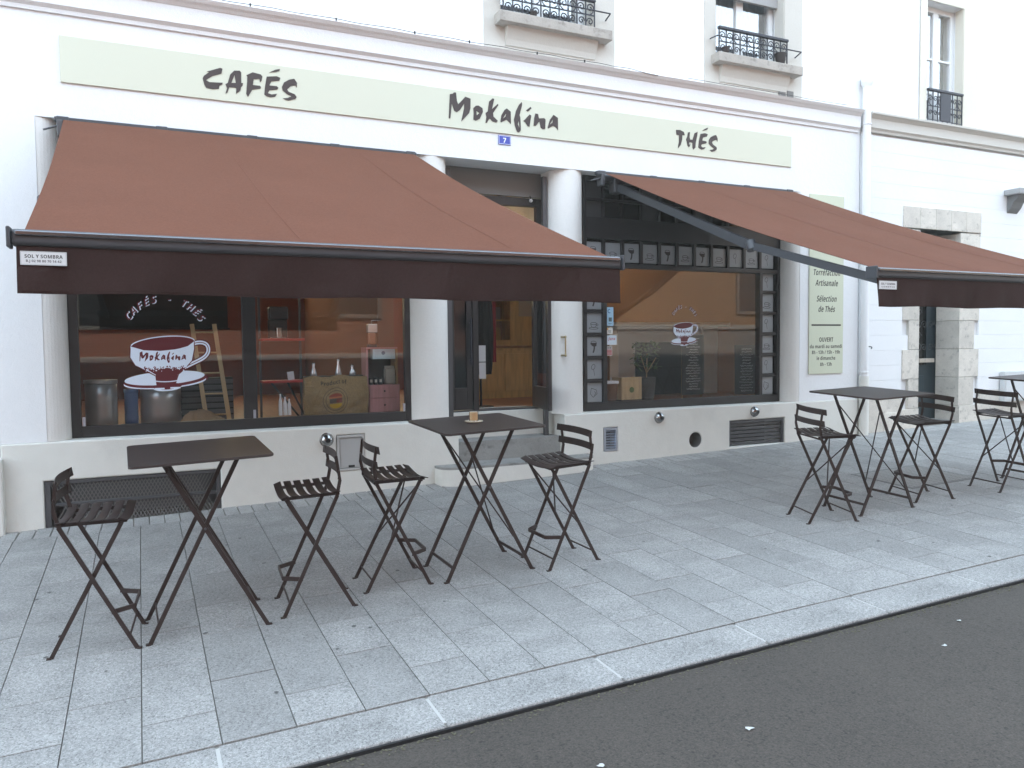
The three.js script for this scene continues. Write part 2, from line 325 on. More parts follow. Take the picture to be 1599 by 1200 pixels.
// ---- shop windows
const ZF = -0.22;
function frameBars(list, d0 = ZF - 0.04, d1 = ZF + 0.03) { return list.map(([x0, x1, y0, y1]) => rbox(x0, x1, y0, y1, d0, d1, 0.004, 1)); }
{
  const w = group('shop_window', cafe);
  const x0 = -0.553, x1 = 2.497;
  add('frame', frameBars([[x0, x0 + 0.075, WY, 3.36], [x1 - 0.06, x1, WY, 3.36], [0.865, 0.985, WY + 0.10, 3.3], [x0 + 0.075, x1 - 0.06, WY, WY + 0.098], [x0 + 0.075, x1 - 0.06, 3.27, 3.36]]), M.black, w);
  add('pane', [box(x0 + 0.07, 0.87, WY + 0.09, 3.275, ZF - 0.012, ZF - 0.009)], M.glass, w);
  add('pane', [box(0.98, x1 - 0.055, WY + 0.09, 3.275, ZF - 0.012, ZF - 0.009)], M.glass, w);
  for (const [x, z] of [[x0 + 0.095, 1], [0.955, 1], [x1 - 0.08, 1]]) add('corner_bracket', [box(x - 0.012, x + 0.012, WY + 0.1, WY + 0.18, ZF + 0.031, ZF + 0.034)], M.alu, w);
}
const sketch = (k) => canvasTex(160, 176, (g, w, h) => {
  g.fillStyle = '#b9bdbf'; g.fillRect(0, 0, w, h);
  for (let i = 0; i < 900; i++) { g.fillStyle = `rgba(${rnd() < 0.5 ? '255,255,255' : '60,60,60'},0.05)`; g.fillRect(rnd() * w, rnd() * h, 3, 3); }
  g.strokeStyle = '#3a3634'; g.fillStyle = '#3a3634'; g.lineWidth = 4; g.lineCap = 'round';
  g.save(); g.translate(w / 2, h / 2);
  if (k === 0) { g.beginPath(); g.ellipse(0, -34, 26, 12, 0.1, 0, 7); g.stroke(); g.fillRect(-32, -30, 62, 14); g.beginPath(); g.ellipse(2, -12, 27, 15, 0.2, 0, 7); g.fill(); g.lineWidth = 14; g.beginPath(); g.moveTo(4, -6); g.quadraticCurveTo(10, 24, -4, 54); g.stroke(); }
  if (k === 1) { g.beginPath(); g.ellipse(0, 6, 30, 10, 0, 0, 7); g.stroke(); g.beginPath(); g.moveTo(-30, 6); g.quadraticCurveTo(-24, 42, 0, 42); g.quadraticCurveTo(24, 42, 30, 6); g.stroke(); g.beginPath(); g.ellipse(36, 18, 10, 9, 0, 0, 7); g.stroke(); g.beginPath(); g.ellipse(0, 48, 46, 9, 0, 0, 7); g.stroke(); }
  if (k === 2) { g.beginPath(); g.ellipse(-6, -22, 17, 24, 0.4, 0, 7); g.stroke(); g.beginPath(); g.moveTo(-2, 2); g.lineTo(8, 56); g.stroke(); g.globalAlpha = 0.5; g.fill(); }
  if (k === 3) { g.beginPath(); g.moveTo(-26, -40); g.lineTo(24, -22); g.lineTo(32, 14); g.lineTo(-8, 44); g.lineTo(-36, 12); g.closePath(); g.stroke(); g.beginPath(); g.moveTo(6, -8); g.lineTo(20, 8); g.lineTo(4, 28); g.stroke(); }
  g.restore();
});
const tileMats = [0, 1, 2, 3].map((k) => std({ map: sketch(k), color: lin(0.62, 0.62, 0.63), roughness: 0.35 }));
{
  const w = group('shop_window', cafe);
  const x0 = 4.545, x1 = 7.475, f = [];
  f.push([x0, x0 + 0.045, WY, 3.36], [x1 - 0.045, x1, WY, 3.36], [x0 + 0.045, x1 - 0.045, WY, WY + 0.095], [x0 + 0.045, x1 - 0.045, 2.66, 2.90], [x0 + 0.045, x1 - 0.045, 3.30, 3.36], [x0 + 0.045, x1 - 0.045, 2.335, 2.385]);
  f.push([4.805, 4.855, WY + 0.095, 2.335], [7.135, 7.185, WY + 0.095, 2.335], [x0 + 0.045, x1 - 0.045, 3.085, 3.115]);
  add('frame', frameBars(f), M.black, w);
  add('pane', [box(4.85, 7.14, WY + 0.09, 2.34, ZF - 0.012, ZF - 0.009)], M.glass, w);
  const bars = [], tg = metric(new RoundedBoxGeometry(0.212, 0.222, 0.012, 1, 0.003));
  const tuv = tg.attributes.uv; for (let i = 0; i < tuv.count; i++) tuv.setXY(i, tuv.getX(i) / 0.212 + 0.5, tuv.getY(i) / 0.222 + 0.5);
  const px = (7.29 - 4.70) / 10;
  let n = 0;
  const tile = (x, y, k) => { const m = add('sketch_tile', tg, tileMats[k], w); m.position.set(x, y, ZF - 0.02); n++; };
  for (let i = 0; i < 11; i++) tile(4.70 + px * i, 2.515, i > 6 && i % 2 ? 1 : i % 2 ? 1 : i > 6 ? 2 : 0);
  const py = (2.50 - 0.905) / 6;
  for (let r = 1; r < 7; r++) { tile(4.70, 2.50 - py * r, r === 6 ? 3 : r === 5 ? 2 : r % 2 ? 1 : 0); tile(7.29, 2.50 - py * r, r === 6 ? 3 : r % 2 ? 2 : 1); }
  for (let i = 0; i < 10; i++) bars.push([4.70 + px * (i + 0.5) - 0.019, 4.70 + px * (i + 0.5) + 0.019, 2.385, 2.66]);
  for (let r = 1; r < 7; r++) for (const [a, b] of [[x0 + 0.045, 4.805], [7.185, x1 - 0.045]]) bars.push([a, b, 2.50 - py * (r + (r < 6 ? 0.5 : 0.5)) - 0.02, 2.50 - py * (r + 0.5) + 0.02]);
  add('glazing_bar', bars.filter((b) => b[2] > WY + 0.09).map(([a, b, c, d]) => rbox(a, b, c, d, ZF - 0.045, ZF + 0.012, 0.003, 1)), M.black, w);
  const tb = [];
  for (let i = 0; i < 10; i++) tb.push(rbox(4.70 + px * (i + 0.5) - 0.014, 4.70 + px * (i + 0.5) + 0.014, 2.90, 3.30, ZF - 0.035, ZF + 0.006, 0.003, 1));
  add('glazing_bar', tb, M.black, w);
  for (let i = 0; i < 11; i++) for (const [y0, y1] of [[2.895, 3.09], [3.11, 3.305]]) add('transom_pane', [box(4.70 + px * i - 0.12, 4.70 + px * i + 0.12, y0, y1, ZF - 0.026, ZF - 0.022)], i % 3 ? M.darkGlass : M.gunmetal, w);
  add('back_board', [box(x0, x1, 2.35, 3.36, ZF - 0.09, ZF - 0.06), box(x0, 4.82, WY, 2.35, ZF - 0.09, ZF - 0.06), box(7.17, x1, WY, 2.35, ZF - 0.09, ZF - 0.06)], M.dark, w);
  // stickers inside the pane
  const stick = (x0, x1, y0, y1, draw) => add('sticker', quad(x0, x1, y0, y1, ZF - 0.005), std({ map: canvasTex(128, Math.round(128 * (y1 - y0) / (x1 - x0)), draw), roughness: 0.5 }), w);
  stick(4.872, 4.962, 1.668, 1.885, (g, a, h) => { g.fillStyle = '#a9cfe6'; g.fillRect(0, 0, a, h); g.strokeStyle = '#2f6fa8'; g.lineWidth = 12; g.beginPath(); g.arc(52, 66, 28, 0.9, 5.2); g.stroke(); g.fillStyle = '#55686f'; g.fillRect(38, 170, 60, 66); g.fillRect(30, 262, 70, 5); g.fillRect(30, 274, 54, 5); });
  stick(4.869, 4.952, 1.572, 1.650, (g, a, h) => { g.fillStyle = '#dcdad2'; g.fillRect(0, 0, a, h); g.fillStyle = '#e0a030'; g.beginPath(); g.arc(22, 26, 16, 0, 7); g.fill(); g.fillStyle = '#555'; for (let k = 0; k < 3; k++) g.fillRect(24 + k * 8, 50 + k * 20, 78 - k * 12, 7); });
  stick(4.868, 5.005, 1.450, 1.560, (g, a, h) => { g.fillStyle = '#cfdbe4'; g.fillRect(0, 0, a, h); g.fillStyle = '#b03038'; g.font = 'italic bold 40px serif'; g.textAlign = 'center'; g.fillText('jura', a / 2, 52); });
  stick(4.868, 4.945, 1.325, 1.435, (g, a, h) => { g.fillStyle = '#b8b2ae'; g.fillRect(0, 0, a, h); g.fillStyle = '#b23340'; for (let k = 0; k < 4; k++) g.fillRect(12, 70 + k * 26, 104, 15); g.fillStyle = '#7f7a78'; g.fillRect(24, 16, 24, 34); g.fillRect(66, 16, 34, 34); });
}
// ---- doorway
{
  const d = group('doorway', cafe);
  add('steps', [upY([[2.93, -0.08], [4.17, -0.08], [4.17, -0.8], [2.93, -0.8]], -0.2, 0.452)], M.step, d);
  const r = 0.17, st = [[2.66, -0.1]]; for (let k = 0; k <= 8; k++) { const a = k / 8 * Math.PI / 2; st.push([2.66 + r * (1 - Math.cos(a)), 0.09 + r * Math.sin(a)]); } for (let k = 8; k >= 0; k--) { const a = k / 8 * Math.PI / 2; st.push([4.46 - r * (1 - Math.cos(a)), 0.09 + r * Math.sin(a)]); } st.push([4.46, -0.1]);
  add('lower_step', [upY(st.slice().reverse(), -0.2, 0.222)], M.cream, d);
  add('step_tread', [upY(st.slice().reverse(), 0.2225, 0.246)], M.step, d);
  add('threshold', [rbox(2.9, 4.15, 0.44, 0.735, -0.9, -0.40, 0.01)], M.cream, d);
  add('threshold_plate', [rbox(2.97, 4.08, 0.7355, 0.752, -0.62, -0.415, 0.003)], M.gunmetal, d);
  for (const x of [2.905, 4.035]) add('shutter_rail', [rbox(x, x + 0.05, 0.453, 3.3, -0.235, -0.185, 0.006)], M.gunmetal, d);
  add('top_panel', [box(2.85, 4.15, 3.10, 3.40, -0.42, -0.38)], M.grey, d);
  add('door_frame', [[2.90, 2.985, 0.753, 3.09], [4.06, 4.14, 0.753, 3.09], [2.985, 4.06, 3.0, 3.09], [2.985, 4.06, 2.60, 2.67], [3.27, 3.335, 0.753, 2.6]].map(([a, b, c, e]) => rbox(a, b, c, e, -0.46, -0.39, 0.004, 1)), M.black, d);
  add('transom_pane', [box(2.98, 4.065, 2.665, 3.005, -0.43, -0.426)], M.glass, d);
  const leaf = group('door_leaf', d);
  add('door_stile', [[2.99, 3.06, 0.76, 2.595], [3.20, 3.265, 0.76, 2.595], [3.06, 3.20, 0.76, 1.0], [3.06, 3.20, 2.5, 2.595]].map(([a, b, c, e]) => rbox(a, b, c, e, -0.45, -0.405, 0.004, 1)), M.black, leaf);
  add('pane', [box(3.055, 3.205, 0.99, 2.51, -0.43, -0.426)], M.darkGlass, leaf);
  const open = group('door_leaf', d, [4.045, 0, -0.47]); open.rotation.y = 1.35;
  add('door_stile', [[-0.70, -0.61, 0.76, 2.595], [-0.09, 0, 0.76, 2.595], [-0.61, -0.09, 0.76, 1.0], [-0.61, -0.09, 2.5, 2.595]].map(([a, b, c, e]) => rbox(a, b, c, e, -0.02, 0.02, 0.004, 1)), M.black, open);
  add('pane', [box(-0.62, -0.08, 0.99, 2.51, -0.002, 0.002)], M.glass, open);
  add('handle', [rod(V(3.235, 1.25, -0.36), V(3.235, 1.75, -0.36), 0.011), rod(V(3.235, 1.3, -0.40), V(3.235, 1.3, -0.36), 0.008), rod(V(3.235, 1.7, -0.40), V(3.235, 1.7, -0.36), 0.008)], M.iron, d);
  const lamp = tag(group('ceiling_bulb'), 'tiny white lamp bulb hanging under the door transom', 'lamp');
  add('bulb', [new THREE.SphereGeometry(0.02, 12, 8).translate(3.975, 3.06, -0.36)], M.paper, lamp);
  add('holder', [rod(V(3.975, 3.075, -0.36), V(3.975, 3.12, -0.385), 0.006)], M.blackMatt, lamp);
  const pull = tag(group('brass_handle'), 'brass pull bar mounted on the right round column', 'handle');
  const hx = 4.178, hz = -0.012;
  add('rod', [rod(V(hx, 1.325, hz + 0.05), V(hx, 1.555, hz + 0.05), 0.008)], flat(0.45, 0.36, 0.2, 0.3, { metalness: 0.8 }), pull);
  add('mount', [1.34, 1.54].map((y) => rod(V(hx, y, hz - 0.06), V(hx, y, hz + 0.05), 0.011)).concat([1.34, 1.54].map((y) => new THREE.SphereGeometry(0.015, 10, 8).translate(hx, y, hz + 0.05))), flat(0.45, 0.36, 0.2, 0.3, { metalness: 0.8 }), pull);
}
// ---- plinth fittings
{
  const gr = group('cellar_grille', cafe);
  add('frame', [[-0.752, 0.62, 0.335, 0.366], [-0.752, -0.71, -0.03, 0.335], [0.585, 0.62, -0.03, 0.335], [-0.71, 0.585, 0.15, 0.175]].map(([a, b, c, e]) => rbox(a, b, c, e, -0.03, 0.006, 0.003, 1)), M.gunmetal, gr);
  const mesh = [];
  for (let k = 0; k < 56; k++) { const x = -0.92 + 0.0285 * k; for (const s of [1, -1]) { const a = V(x, -0.025, -0.012 - 0.004 * s), b = V(x + s * 0.19, 0.335, -0.012 - 0.004 * s); if (Math.min(a.x, b.x) > -0.72 && Math.max(a.x, b.x) < 0.6) mesh.push(bar(a, b, 0.007, 0.004, V(0, 0, 1))); } }
  add('wire_mesh', mesh, flat(0.17, 0.165, 0.16, 0.6), gr);
  add('cellar_back', [box(-0.8, 0.66, -0.1, 0.42, -0.36, -0.34)], flat(0.10, 0.10, 0.105, 0.9), gr);
  const g2 = group('cellar_grille', cafe);
  add('frame', [[6.474, 7.359, 0.47, 0.506], [6.474, 6.50, 0.19, 0.47], [7.333, 7.359, 0.19, 0.47]].map(([a, b, c, e]) => rbox(a, b, c, e, -0.03, 0.004, 0.003, 1)), M.gunmetal, g2);
  for (let k = 0; k < 6; k++) add('louvre', [box(6.50, 7.333, -0.018, 0.018, -0.003, 0.003).rotateX(0).translate(0, 0.215 + k * 0.046, -0.03)], M.gunmetal, g2);
  add('cellar_back', [box(6.46, 7.37, 0.15, 0.53, -0.36, -0.34)], M.dark, g2);
  const v = group('wall_vent', cafe);
  add('frame', [[4.676, 4.852, 0.49, 0.518], [4.676, 4.852, 0.253, 0.28], [4.676, 4.70, 0.28, 0.49], [4.828, 4.852, 0.28, 0.49]].map(([a, b, c, e]) => rbox(a, b, c, e, -0.02, 0.024, 0.003, 1)), M.alu, v);
  for (let k = 0; k < 7; k++) add('louvre', [box(-0.064, 0.064, -0.012, 0.012, -0.0015, 0.0015).rotateX(-0.75).translate(4.764, 0.298 + k * 0.03, 0.0)], M.alu, v);
  add('duct', [box(4.66, 4.87, 0.23, 0.54, -0.16, -0.14)], flat(0.03, 0.03, 0.032, 0.8), v);
  const hatch = group('meter_hatch', cafe);
  add('frame', [[1.676, 1.94, 0.585, 0.608], [1.676, 1.94, 0.266, 0.285], [1.676, 1.70, 0.285, 0.585], [1.916, 1.94, 0.285, 0.585]].map(([a, b, c, e]) => rbox(a, b, c, e, -0.02, 0.026, 0.003, 1)), flat(0.48, 0.47, 0.45, 0.6), hatch);
  add('door', [rbox(1.703, 1.913, 0.288, 0.582, -0.02, 0.014, 0.008)], flat(0.44, 0.44, 0.43, 0.5), hatch);
  add('latch', [rbox(1.785, 1.845, 0.295, 0.315, 0.0142, 0.019, 0.002)], M.blackMatt, hatch);
  const po = group('vent_pipe', cafe);
  add('pipe', [new THREE.CylinderGeometry(0.09, 0.09, 0.36, 32, 1, true).rotateX(Math.PI / 2).translate(5.955, 0.307, -0.17)], flat(0.16, 0.155, 0.15, 0.7), po);
  add('cap', [new THREE.CylinderGeometry(0.088, 0.088, 0.01, 32).rotateX(Math.PI / 2).translate(5.955, 0.307, -0.14), new THREE.SphereGeometry(0.035, 16, 10).translate(5.935, 0.315, -0.12)], flat(0.11, 0.105, 0.10, 0.6), po);
  const spot = thing('wall_spotlight', 'chrome dome spotlight on the plinth under the left shop window', 'spotlight', [1.578, 0.574, 0.02]);
  add('dome', [new THREE.SphereGeometry(0.062, 28, 16, 0, Math.PI * 2, 0, Math.PI / 2).rotateX(Math.PI / 2).scale(1, 1, 0.95)], M.steel, spot);
  add('lens', [new THREE.CylinderGeometry(0.022, 0.022, 0.02, 20).rotateX(Math.PI / 2).translate(0, 0, 0.056)], M.blackMatt, spot);
  add('ring', [new THREE.TorusGeometry(0.062, 0.006, 8, 32)], M.steel, spot);
  copy(spot, 'chrome dome spotlight above the round vent pipe').position.set(5.425, 0.6, 0.02);
  copy(spot, 'chrome dome spotlight above the dark cellar louvre at right').position.set(6.86, 0.605, 0.02);
}

// ---------------------------------------------------------------- writing on the front (outlines in millimetres from x, y = 3.65)
const CAFES = ['-377,238 -266,285 -246,280 -256,236 -331,206 -375,174 -385,161 -356,149 -247,158 -252,142 -277,128 -281,101 -334,91 -387,96 -401,122 -413,173 -404,196 -357,237',
  '-183,238 -147,278 -100,283 -89,269 -90,177 -75,177 -80,154 -94,138 -100,109 -137,76 -135,129 -193,126 -211,77 -227,68 -212,115 -225,149 -205,162 / -146,240 -175,166 -137,171',
  '-45,251 9,284 79,275 93,258 85,218 71,205 67,233 18,225 8,172 69,173 79,163 75,149 2,129 -36,60 -51,86 -40,194 -37,241',
  '131,263 219,277 251,268 243,242 172,226 153,187 217,188 232,176 223,160 152,144 138,117 169,108 219,120 201,93 161,82 126,87 106,99 115,179',
  '155,302 210,335 249,347 245,329 213,315',
  '375,276 401,241 395,197 386,220 339,202 309,171 323,151 377,136 393,113 383,94 321,72 293,75 271,87 315,96 347,113 308,128 270,156 263,187 282,229 326,260'] ;
const MOKA = ['-616,329 -583,338 -573,352 -550,353 -541,269 -528,240 -503,264 -450,324 -392,311 -395,216 -409,166 -497,72 -466,199 -462,256 -509,185 -543,159 -572,169 -590,219 -596,240 -607,147 -615,90 -631,88 -625,198',
  '-364,219 -335,248 -306,253 -262,232 -257,197 -293,121 -337,97 -364,105 -360,176 / -331,197 -326,153 -297,179',
  '-187,307 -147,345 -129,341 -148,263 -156,235 -88,297 -83,284 -144,196 -139,161 -90,122 -110,104 -150,111 -177,134 -189,133 -214,90 -229,88 -219,148 -228,187 -203,207',
  '-13,243 12,262 58,233 59,107 26,135 6,146 -50,113 -62,120 -49,185 / 7,214 -34,150 -1,179',
  '187,348 191,321 159,209 169,182 173,55 152,30 127,37 102,102 94,156 119,249 155,317 / 149,153 160,72 138,115',
  '237,268 289,310 300,296 258,258',
  '278,231 297,220 286,168 275,103 251,109 225,143 205,155',
  '346,248 377,247 388,202 451,212 467,197 460,100 434,94 408,108 392,171 350,120 324,119 332,201',
  '563,259 616,233 617,103 583,136 556,143 497,108 492,122 520,203 / 557,212 514,149 551,177'] ;
const THES = ['-300,273 -242,277 -190,260 -176,224 -210,221 -213,170 -233,108 -265,71 -273,74 -259,138 -256,216 -293,217',
  '-130,261 -101,269 -106,208 -98,182 -63,183 -34,262 10,283 4,234 -16,162 -22,97 -51,71 -63,93 -66,148 -109,153 -115,115 -95,136 -104,102 -121,94 -135,109 -147,158 -156,178 -138,214',
  '54,264 119,278 160,271 148,242 89,224 78,190 134,186 146,176 134,161 72,145 60,123 84,109 131,118 107,93 72,82 39,93 22,105 28,176',
  '74,301 125,332 163,348 154,324 113,309',
  '283,274 307,237 303,199 289,221 232,196 220,176 244,155 292,132 295,108 268,85 220,71 190,89 238,101 253,114 208,138 175,162 175,200 202,240 244,263'] ;

const shapeOf = (str) => {
  const [o, ...h] = str.split(' / ').map((p) => p.split(' ').map((q) => q.split(',').map((n) => n / 1000)));
  const s = poly(o); h.forEach((q) => { const p = new THREE.Path(); q.forEach(([x, y], i) => i ? p.lineTo(x, y) : p.moveTo(x, y)); p.closePath(); s.holes.push(p); });
  return s;
};
{
  const sign = tag(group('shop_sign'), 'long pale green fascia board lettered with coffee, name and tea', 'sign');
  add('board', [rbox(-0.525, 7.45, 3.652, 4.03, 0.001, 0.016, 0.003)], M.signGreen, sign);
  for (const [set, ox] of [[CAFES, 0.98], [MOKA, 3.5], [THES, 5.97]]) for (const s of set)
    add('letter', [extrude(shapeOf(s), 0.004, 0.0165).translate(ox, 3.65, 0)], M.letter, sign);
}
const brushText = (g, set, x, y, h, fill) => {     // the sign's own lettering drawn on a canvas, h = cap height in pixels
  const k = h / 245; g.fillStyle = fill;
  for (const s of set) { g.beginPath(); s.split(' / ').forEach((p) => { p.split(' ').forEach((q, i) => { const [a, b] = q.split(',').map(Number); i ? g.lineTo(x + a * k, y - b * k) : g.moveTo(x + a * k, y - b * k); }); g.closePath(); }); g.fill('evenodd'); }
};
{
  const t = canvasTex(512, 1940, (g, w, h) => {
    g.fillStyle = '#cacdb6'; g.fillRect(0, 0, w, h);
    const at = (py) => (py - 305.5) / 278.5 * h;
    g.textAlign = 'center'; g.fillStyle = '#15110e';
    const line = (txt, py, font, sx = 1) => { g.save(); g.translate(w / 2, at(py)); g.scale(sx, 1); g.font = font; g.fillText(txt, 0, 0); g.restore(); };
    const brush = 'italic bold 88px sans-serif';
    line('Torréfaction', 430, brush, 0.78); line('Artisanale', 446.5, brush, 0.78); line('Sélection', 471, brush, 0.78); line('de Thés', 487, brush, 0.78);
    g.fillRect(34, at(506.5), w - 68, 17);
    line('OUVERT', 534, 'bold 66px sans-serif', 0.85); line('du mardi au samedi', 544, 'bold 54px sans-serif', 0.95); line('8h - 13h / 15h - 19h', 553, 'bold 52px sans-serif', 0.92); line('le dimanche', 562.5, 'bold 54px sans-serif', 0.9); line('8h - 13h', 572, 'bold 52px sans-serif', 0.92);
  });
  const p = tag(group('opening_hours_sign'), 'tall narrow pale green sign with opening hours on the white pier', 'sign');
  add('board', [rbox(7.768, 8.372, 1.045, 3.349, 0.001, 0.014, 0.003)], M.signGreen, p);
  add('print', quad(7.770, 8.370, 1.047, 3.347, 0.0155), std({ map: t, roughness: 0.55 }), p);
}
{ // cup logo on the panes; the mascot that sits in the cup on the photograph is left out
  const t = canvasTex(660, 740, (g) => {
    const W = '#dfe9f6', R = '#5e141f', P = (pts, fill, stroke) => { g.beginPath(); pts.forEach(([x, y], i) => i ? g.lineTo(x - 470, y - 85) : g.moveTo(x - 470, y - 85)); g.closePath(); if (fill) { g.fillStyle = fill; g.fill(); } if (stroke) { g.strokeStyle = stroke; g.lineWidth = 7; g.stroke(); } };
    const E = (cx, cy, rx, ry, rot, fill) => { g.fillStyle = fill; g.beginPath(); g.ellipse(cx - 470, cy - 85, rx, ry, rot, 0, 7); g.fill(); };
    g.clearRect(0, 0, 660, 740);
    E(795, 738, 312, 58, -0.06, R); E(790, 745, 300, 50, -0.05, W); E(793, 730, 302, 56, -0.06, R); E(788, 716, 292, 50, -0.06, W);
    E(800, 790, 100, 24, -0.05, W); E(803, 778, 104, 24, -0.05, R);
    g.fillStyle = W; g.fillRect(240, 704, 70, 12); g.fillRect(352, 700, 74, 12);
    const loop = () => { g.beginPath(); g.moveTo(985 - 470, 470 - 85); g.bezierCurveTo(1040 - 470, 440 - 85, 1125 - 470, 445 - 85, 1112 - 470, 520 - 85); g.bezierCurveTo(1100 - 470, 575 - 85, 1030 - 470, 590 - 85, 940 - 470, 635 - 85); g.stroke(); };
    g.lineJoin = 'round'; g.lineWidth = 44; g.strokeStyle = R; loop(); g.lineWidth = 29; g.strokeStyle = W; loop(); g.lineWidth = 5; g.strokeStyle = R; loop();
    P([[545, 478], [540, 560], [575, 620], [650, 660], [720, 700], [725, 760], [860, 760], [885, 690], [940, 645], [990, 590], [1010, 500], [1008, 440]], W, R);
    E(780, 462, 232, 52, -0.09, R); g.strokeStyle = W; g.lineWidth = 8; g.beginPath(); g.ellipse(780 - 470, 462 - 85, 232, 54, -0.09, 3.3, 6.25); g.stroke();
    P([[545, 478], [640, 508], [760, 514], [880, 502], [960, 480], [1008, 444], [1000, 520], [560, 560]], W);
    P([[660, 650], [720, 690], [722, 765], [860, 765], [880, 690], [940, 640], [880, 652], [800, 640], [720, 655]], R);
    for (let i = 0; i < 150; i++) { const x = rr(640, 950), y = 650 + rr(-22, 26); E(x, y, rr(3, 7), rr(2, 5), rr(0, 3), y > 655 + rr(-10, 14) ? R : i % 3 ? R : W); }
    g.strokeStyle = W; g.lineWidth = 8; g.beginPath(); g.ellipse(795 - 470, 728 - 85, 96, 16, 0, 0.1, 3.04); g.stroke();
    brushText(g, MOKA, 775 - 470 + 2, 612 - 85, 66, R);
    const arc = 'CAFÉS - THÉS', cx = 800 - 470, cy = 420 - 85;
    [...arc].forEach((ch, i) => { const a = -1.02 + 2.04 * i / (arc.length - 1); g.save(); g.translate(cx + 330 * Math.sin(a) * 0.92, cy - 285 * Math.cos(a) - 4); g.rotate(a * 0.8); g.font = 'italic bold 74px sans-serif'; g.textAlign = 'center'; g.fillStyle = W; g.fillText(ch, 5, 24); g.fillStyle = R; g.fillText(ch, -2, 19); g.restore(); });
  });
  const dm = std({ map: t, transparent: true, roughness: 0.6 });
  tag(add('window_decal', quad(-0.165, 0.585, 1.062, 1.957, ZF - 0.004), dm, scene), 'large white and dark red cup and saucer decal on left shop window', 'decal');
  tag(add('window_decal', quad(5.765, 6.185, 1.42, 1.935, ZF - 0.004), dm, scene), 'small white and dark red cup decal on the right shop window', 'decal');
}

// ---------------------------------------------------------------- upper windows, right house, downpipe, cable
function scroll(cx, cy, s, dir, turns = 1.25) {      // spiral ending in a tail
  const pts = []; for (let k = 0; k <= 16; k++) { const a = k / 16 * turns * Math.PI * 2, r = s * (1 - 0.82 * k / 16); pts.push(V(cx + dir * r * Math.cos(a), cy + r * Math.sin(a), 0)); }
  return tube(pts, 0.007, 26, 4);
}
function railing(parent, x0, x1, y0, y1, z) {
  const r = group('railing', parent);
  add('rail', [rbox(x0 - 0.01, x1 + 0.01, y1 - 0.032, y1, z - 0.022, z + 0.022, 0.006), box(x0, x1, y0 + (y1 - y0) * 0.45, y0 + (y1 - y0) * 0.45 + 0.012, z - 0.006, z + 0.006), box(x0, x1, y0 + 0.008, y0 + 0.018, z - 0.006, z + 0.006)], M.iron, r);
  const n = Math.max(3, Math.round((x1 - x0) / 0.105)), w = (x1 - x0) / n, g = [];
  for (let i = 0; i <= n; i++) g.push(box(x0 + w * i - 0.006, x0 + w * i + 0.006, y0, y1 - 0.03, z - 0.006, z + 0.006));
  const h = y1 - y0;
  for (let i = 0; i < n; i++) { const c = x0 + w * (i + 0.5), d = i % 2 ? 1 : -1; g.push(scroll(c, y0 + h * 0.70, w * 0.42, d).translate(0, 0, z), scroll(c, y0 + h * 0.25, w * 0.38, -d).translate(0, 0, z), tube([V(c + d * w * 0.34, y0 + h * 0.70, z), V(c + d * w * 0.3, y0 + h * 0.56, z), V(c - d * w * 0.1, y0 + h * 0.47, z)], 0.006, 8, 4)); }
  add('scrollwork', g, M.iron, r);
  return r;
}
function upperWindow(b, x0, x1, y0, y1, z, cols, bar1) {
  const w = group('upper_window', b);
  const c = (x0 + x1) / 2, f = [[x0, x0 + 0.07, y0, y1], [x1 - 0.07, x1, y0, y1], [x0 + 0.07, x1 - 0.07, y0, y0 + 0.08], [x0 + 0.07, x1 - 0.07, y1 - 0.07, y1], [c - 0.055, c + 0.055, y0 + 0.08, y1 - 0.07]];
  add('frame', f.map(([a, d, e, g]) => rbox(a, d, e, g, z - 0.05, z + 0.01, 0.006, 1)), M.winWhite, w);
  for (const [a, d] of [[x0 + 0.065, c - 0.05], [c + 0.05, x1 - 0.065]]) add('pane', [box(a, d, y0 + 0.07, y1 - 0.06, z - 0.02, z - 0.016)], M.pane, w);
  for (const y of bar1) add('glazing_bar', [rbox(x0 + 0.07, c - 0.055, y, y + 0.03, z - 0.04, z + 0.004, 0.004, 1), rbox(c + 0.055, x1 - 0.07, y, y + 0.03, z - 0.04, z + 0.004, 0.004, 1)], M.winWhite, w);
  add('curtain', [sheet((u, v) => V(x0 + (x1 - x0) * u, y0 + (y1 - y0) * v, z - 0.16 + 0.018 * Math.sin(u * 46) + 0.01 * Math.sin(u * 17 + 1)), 60, 2, 0.003)], flat(0.16, 0.17, 0.18, 1), w);
  add('room_box', [box(x0 - 0.2, x1 + 0.2, y0 - 0.2, y1 + 0.2, z - 1.2, z - 1.18)], flat(0.3, 0.29, 0.28, 1), w);
  return w;
}
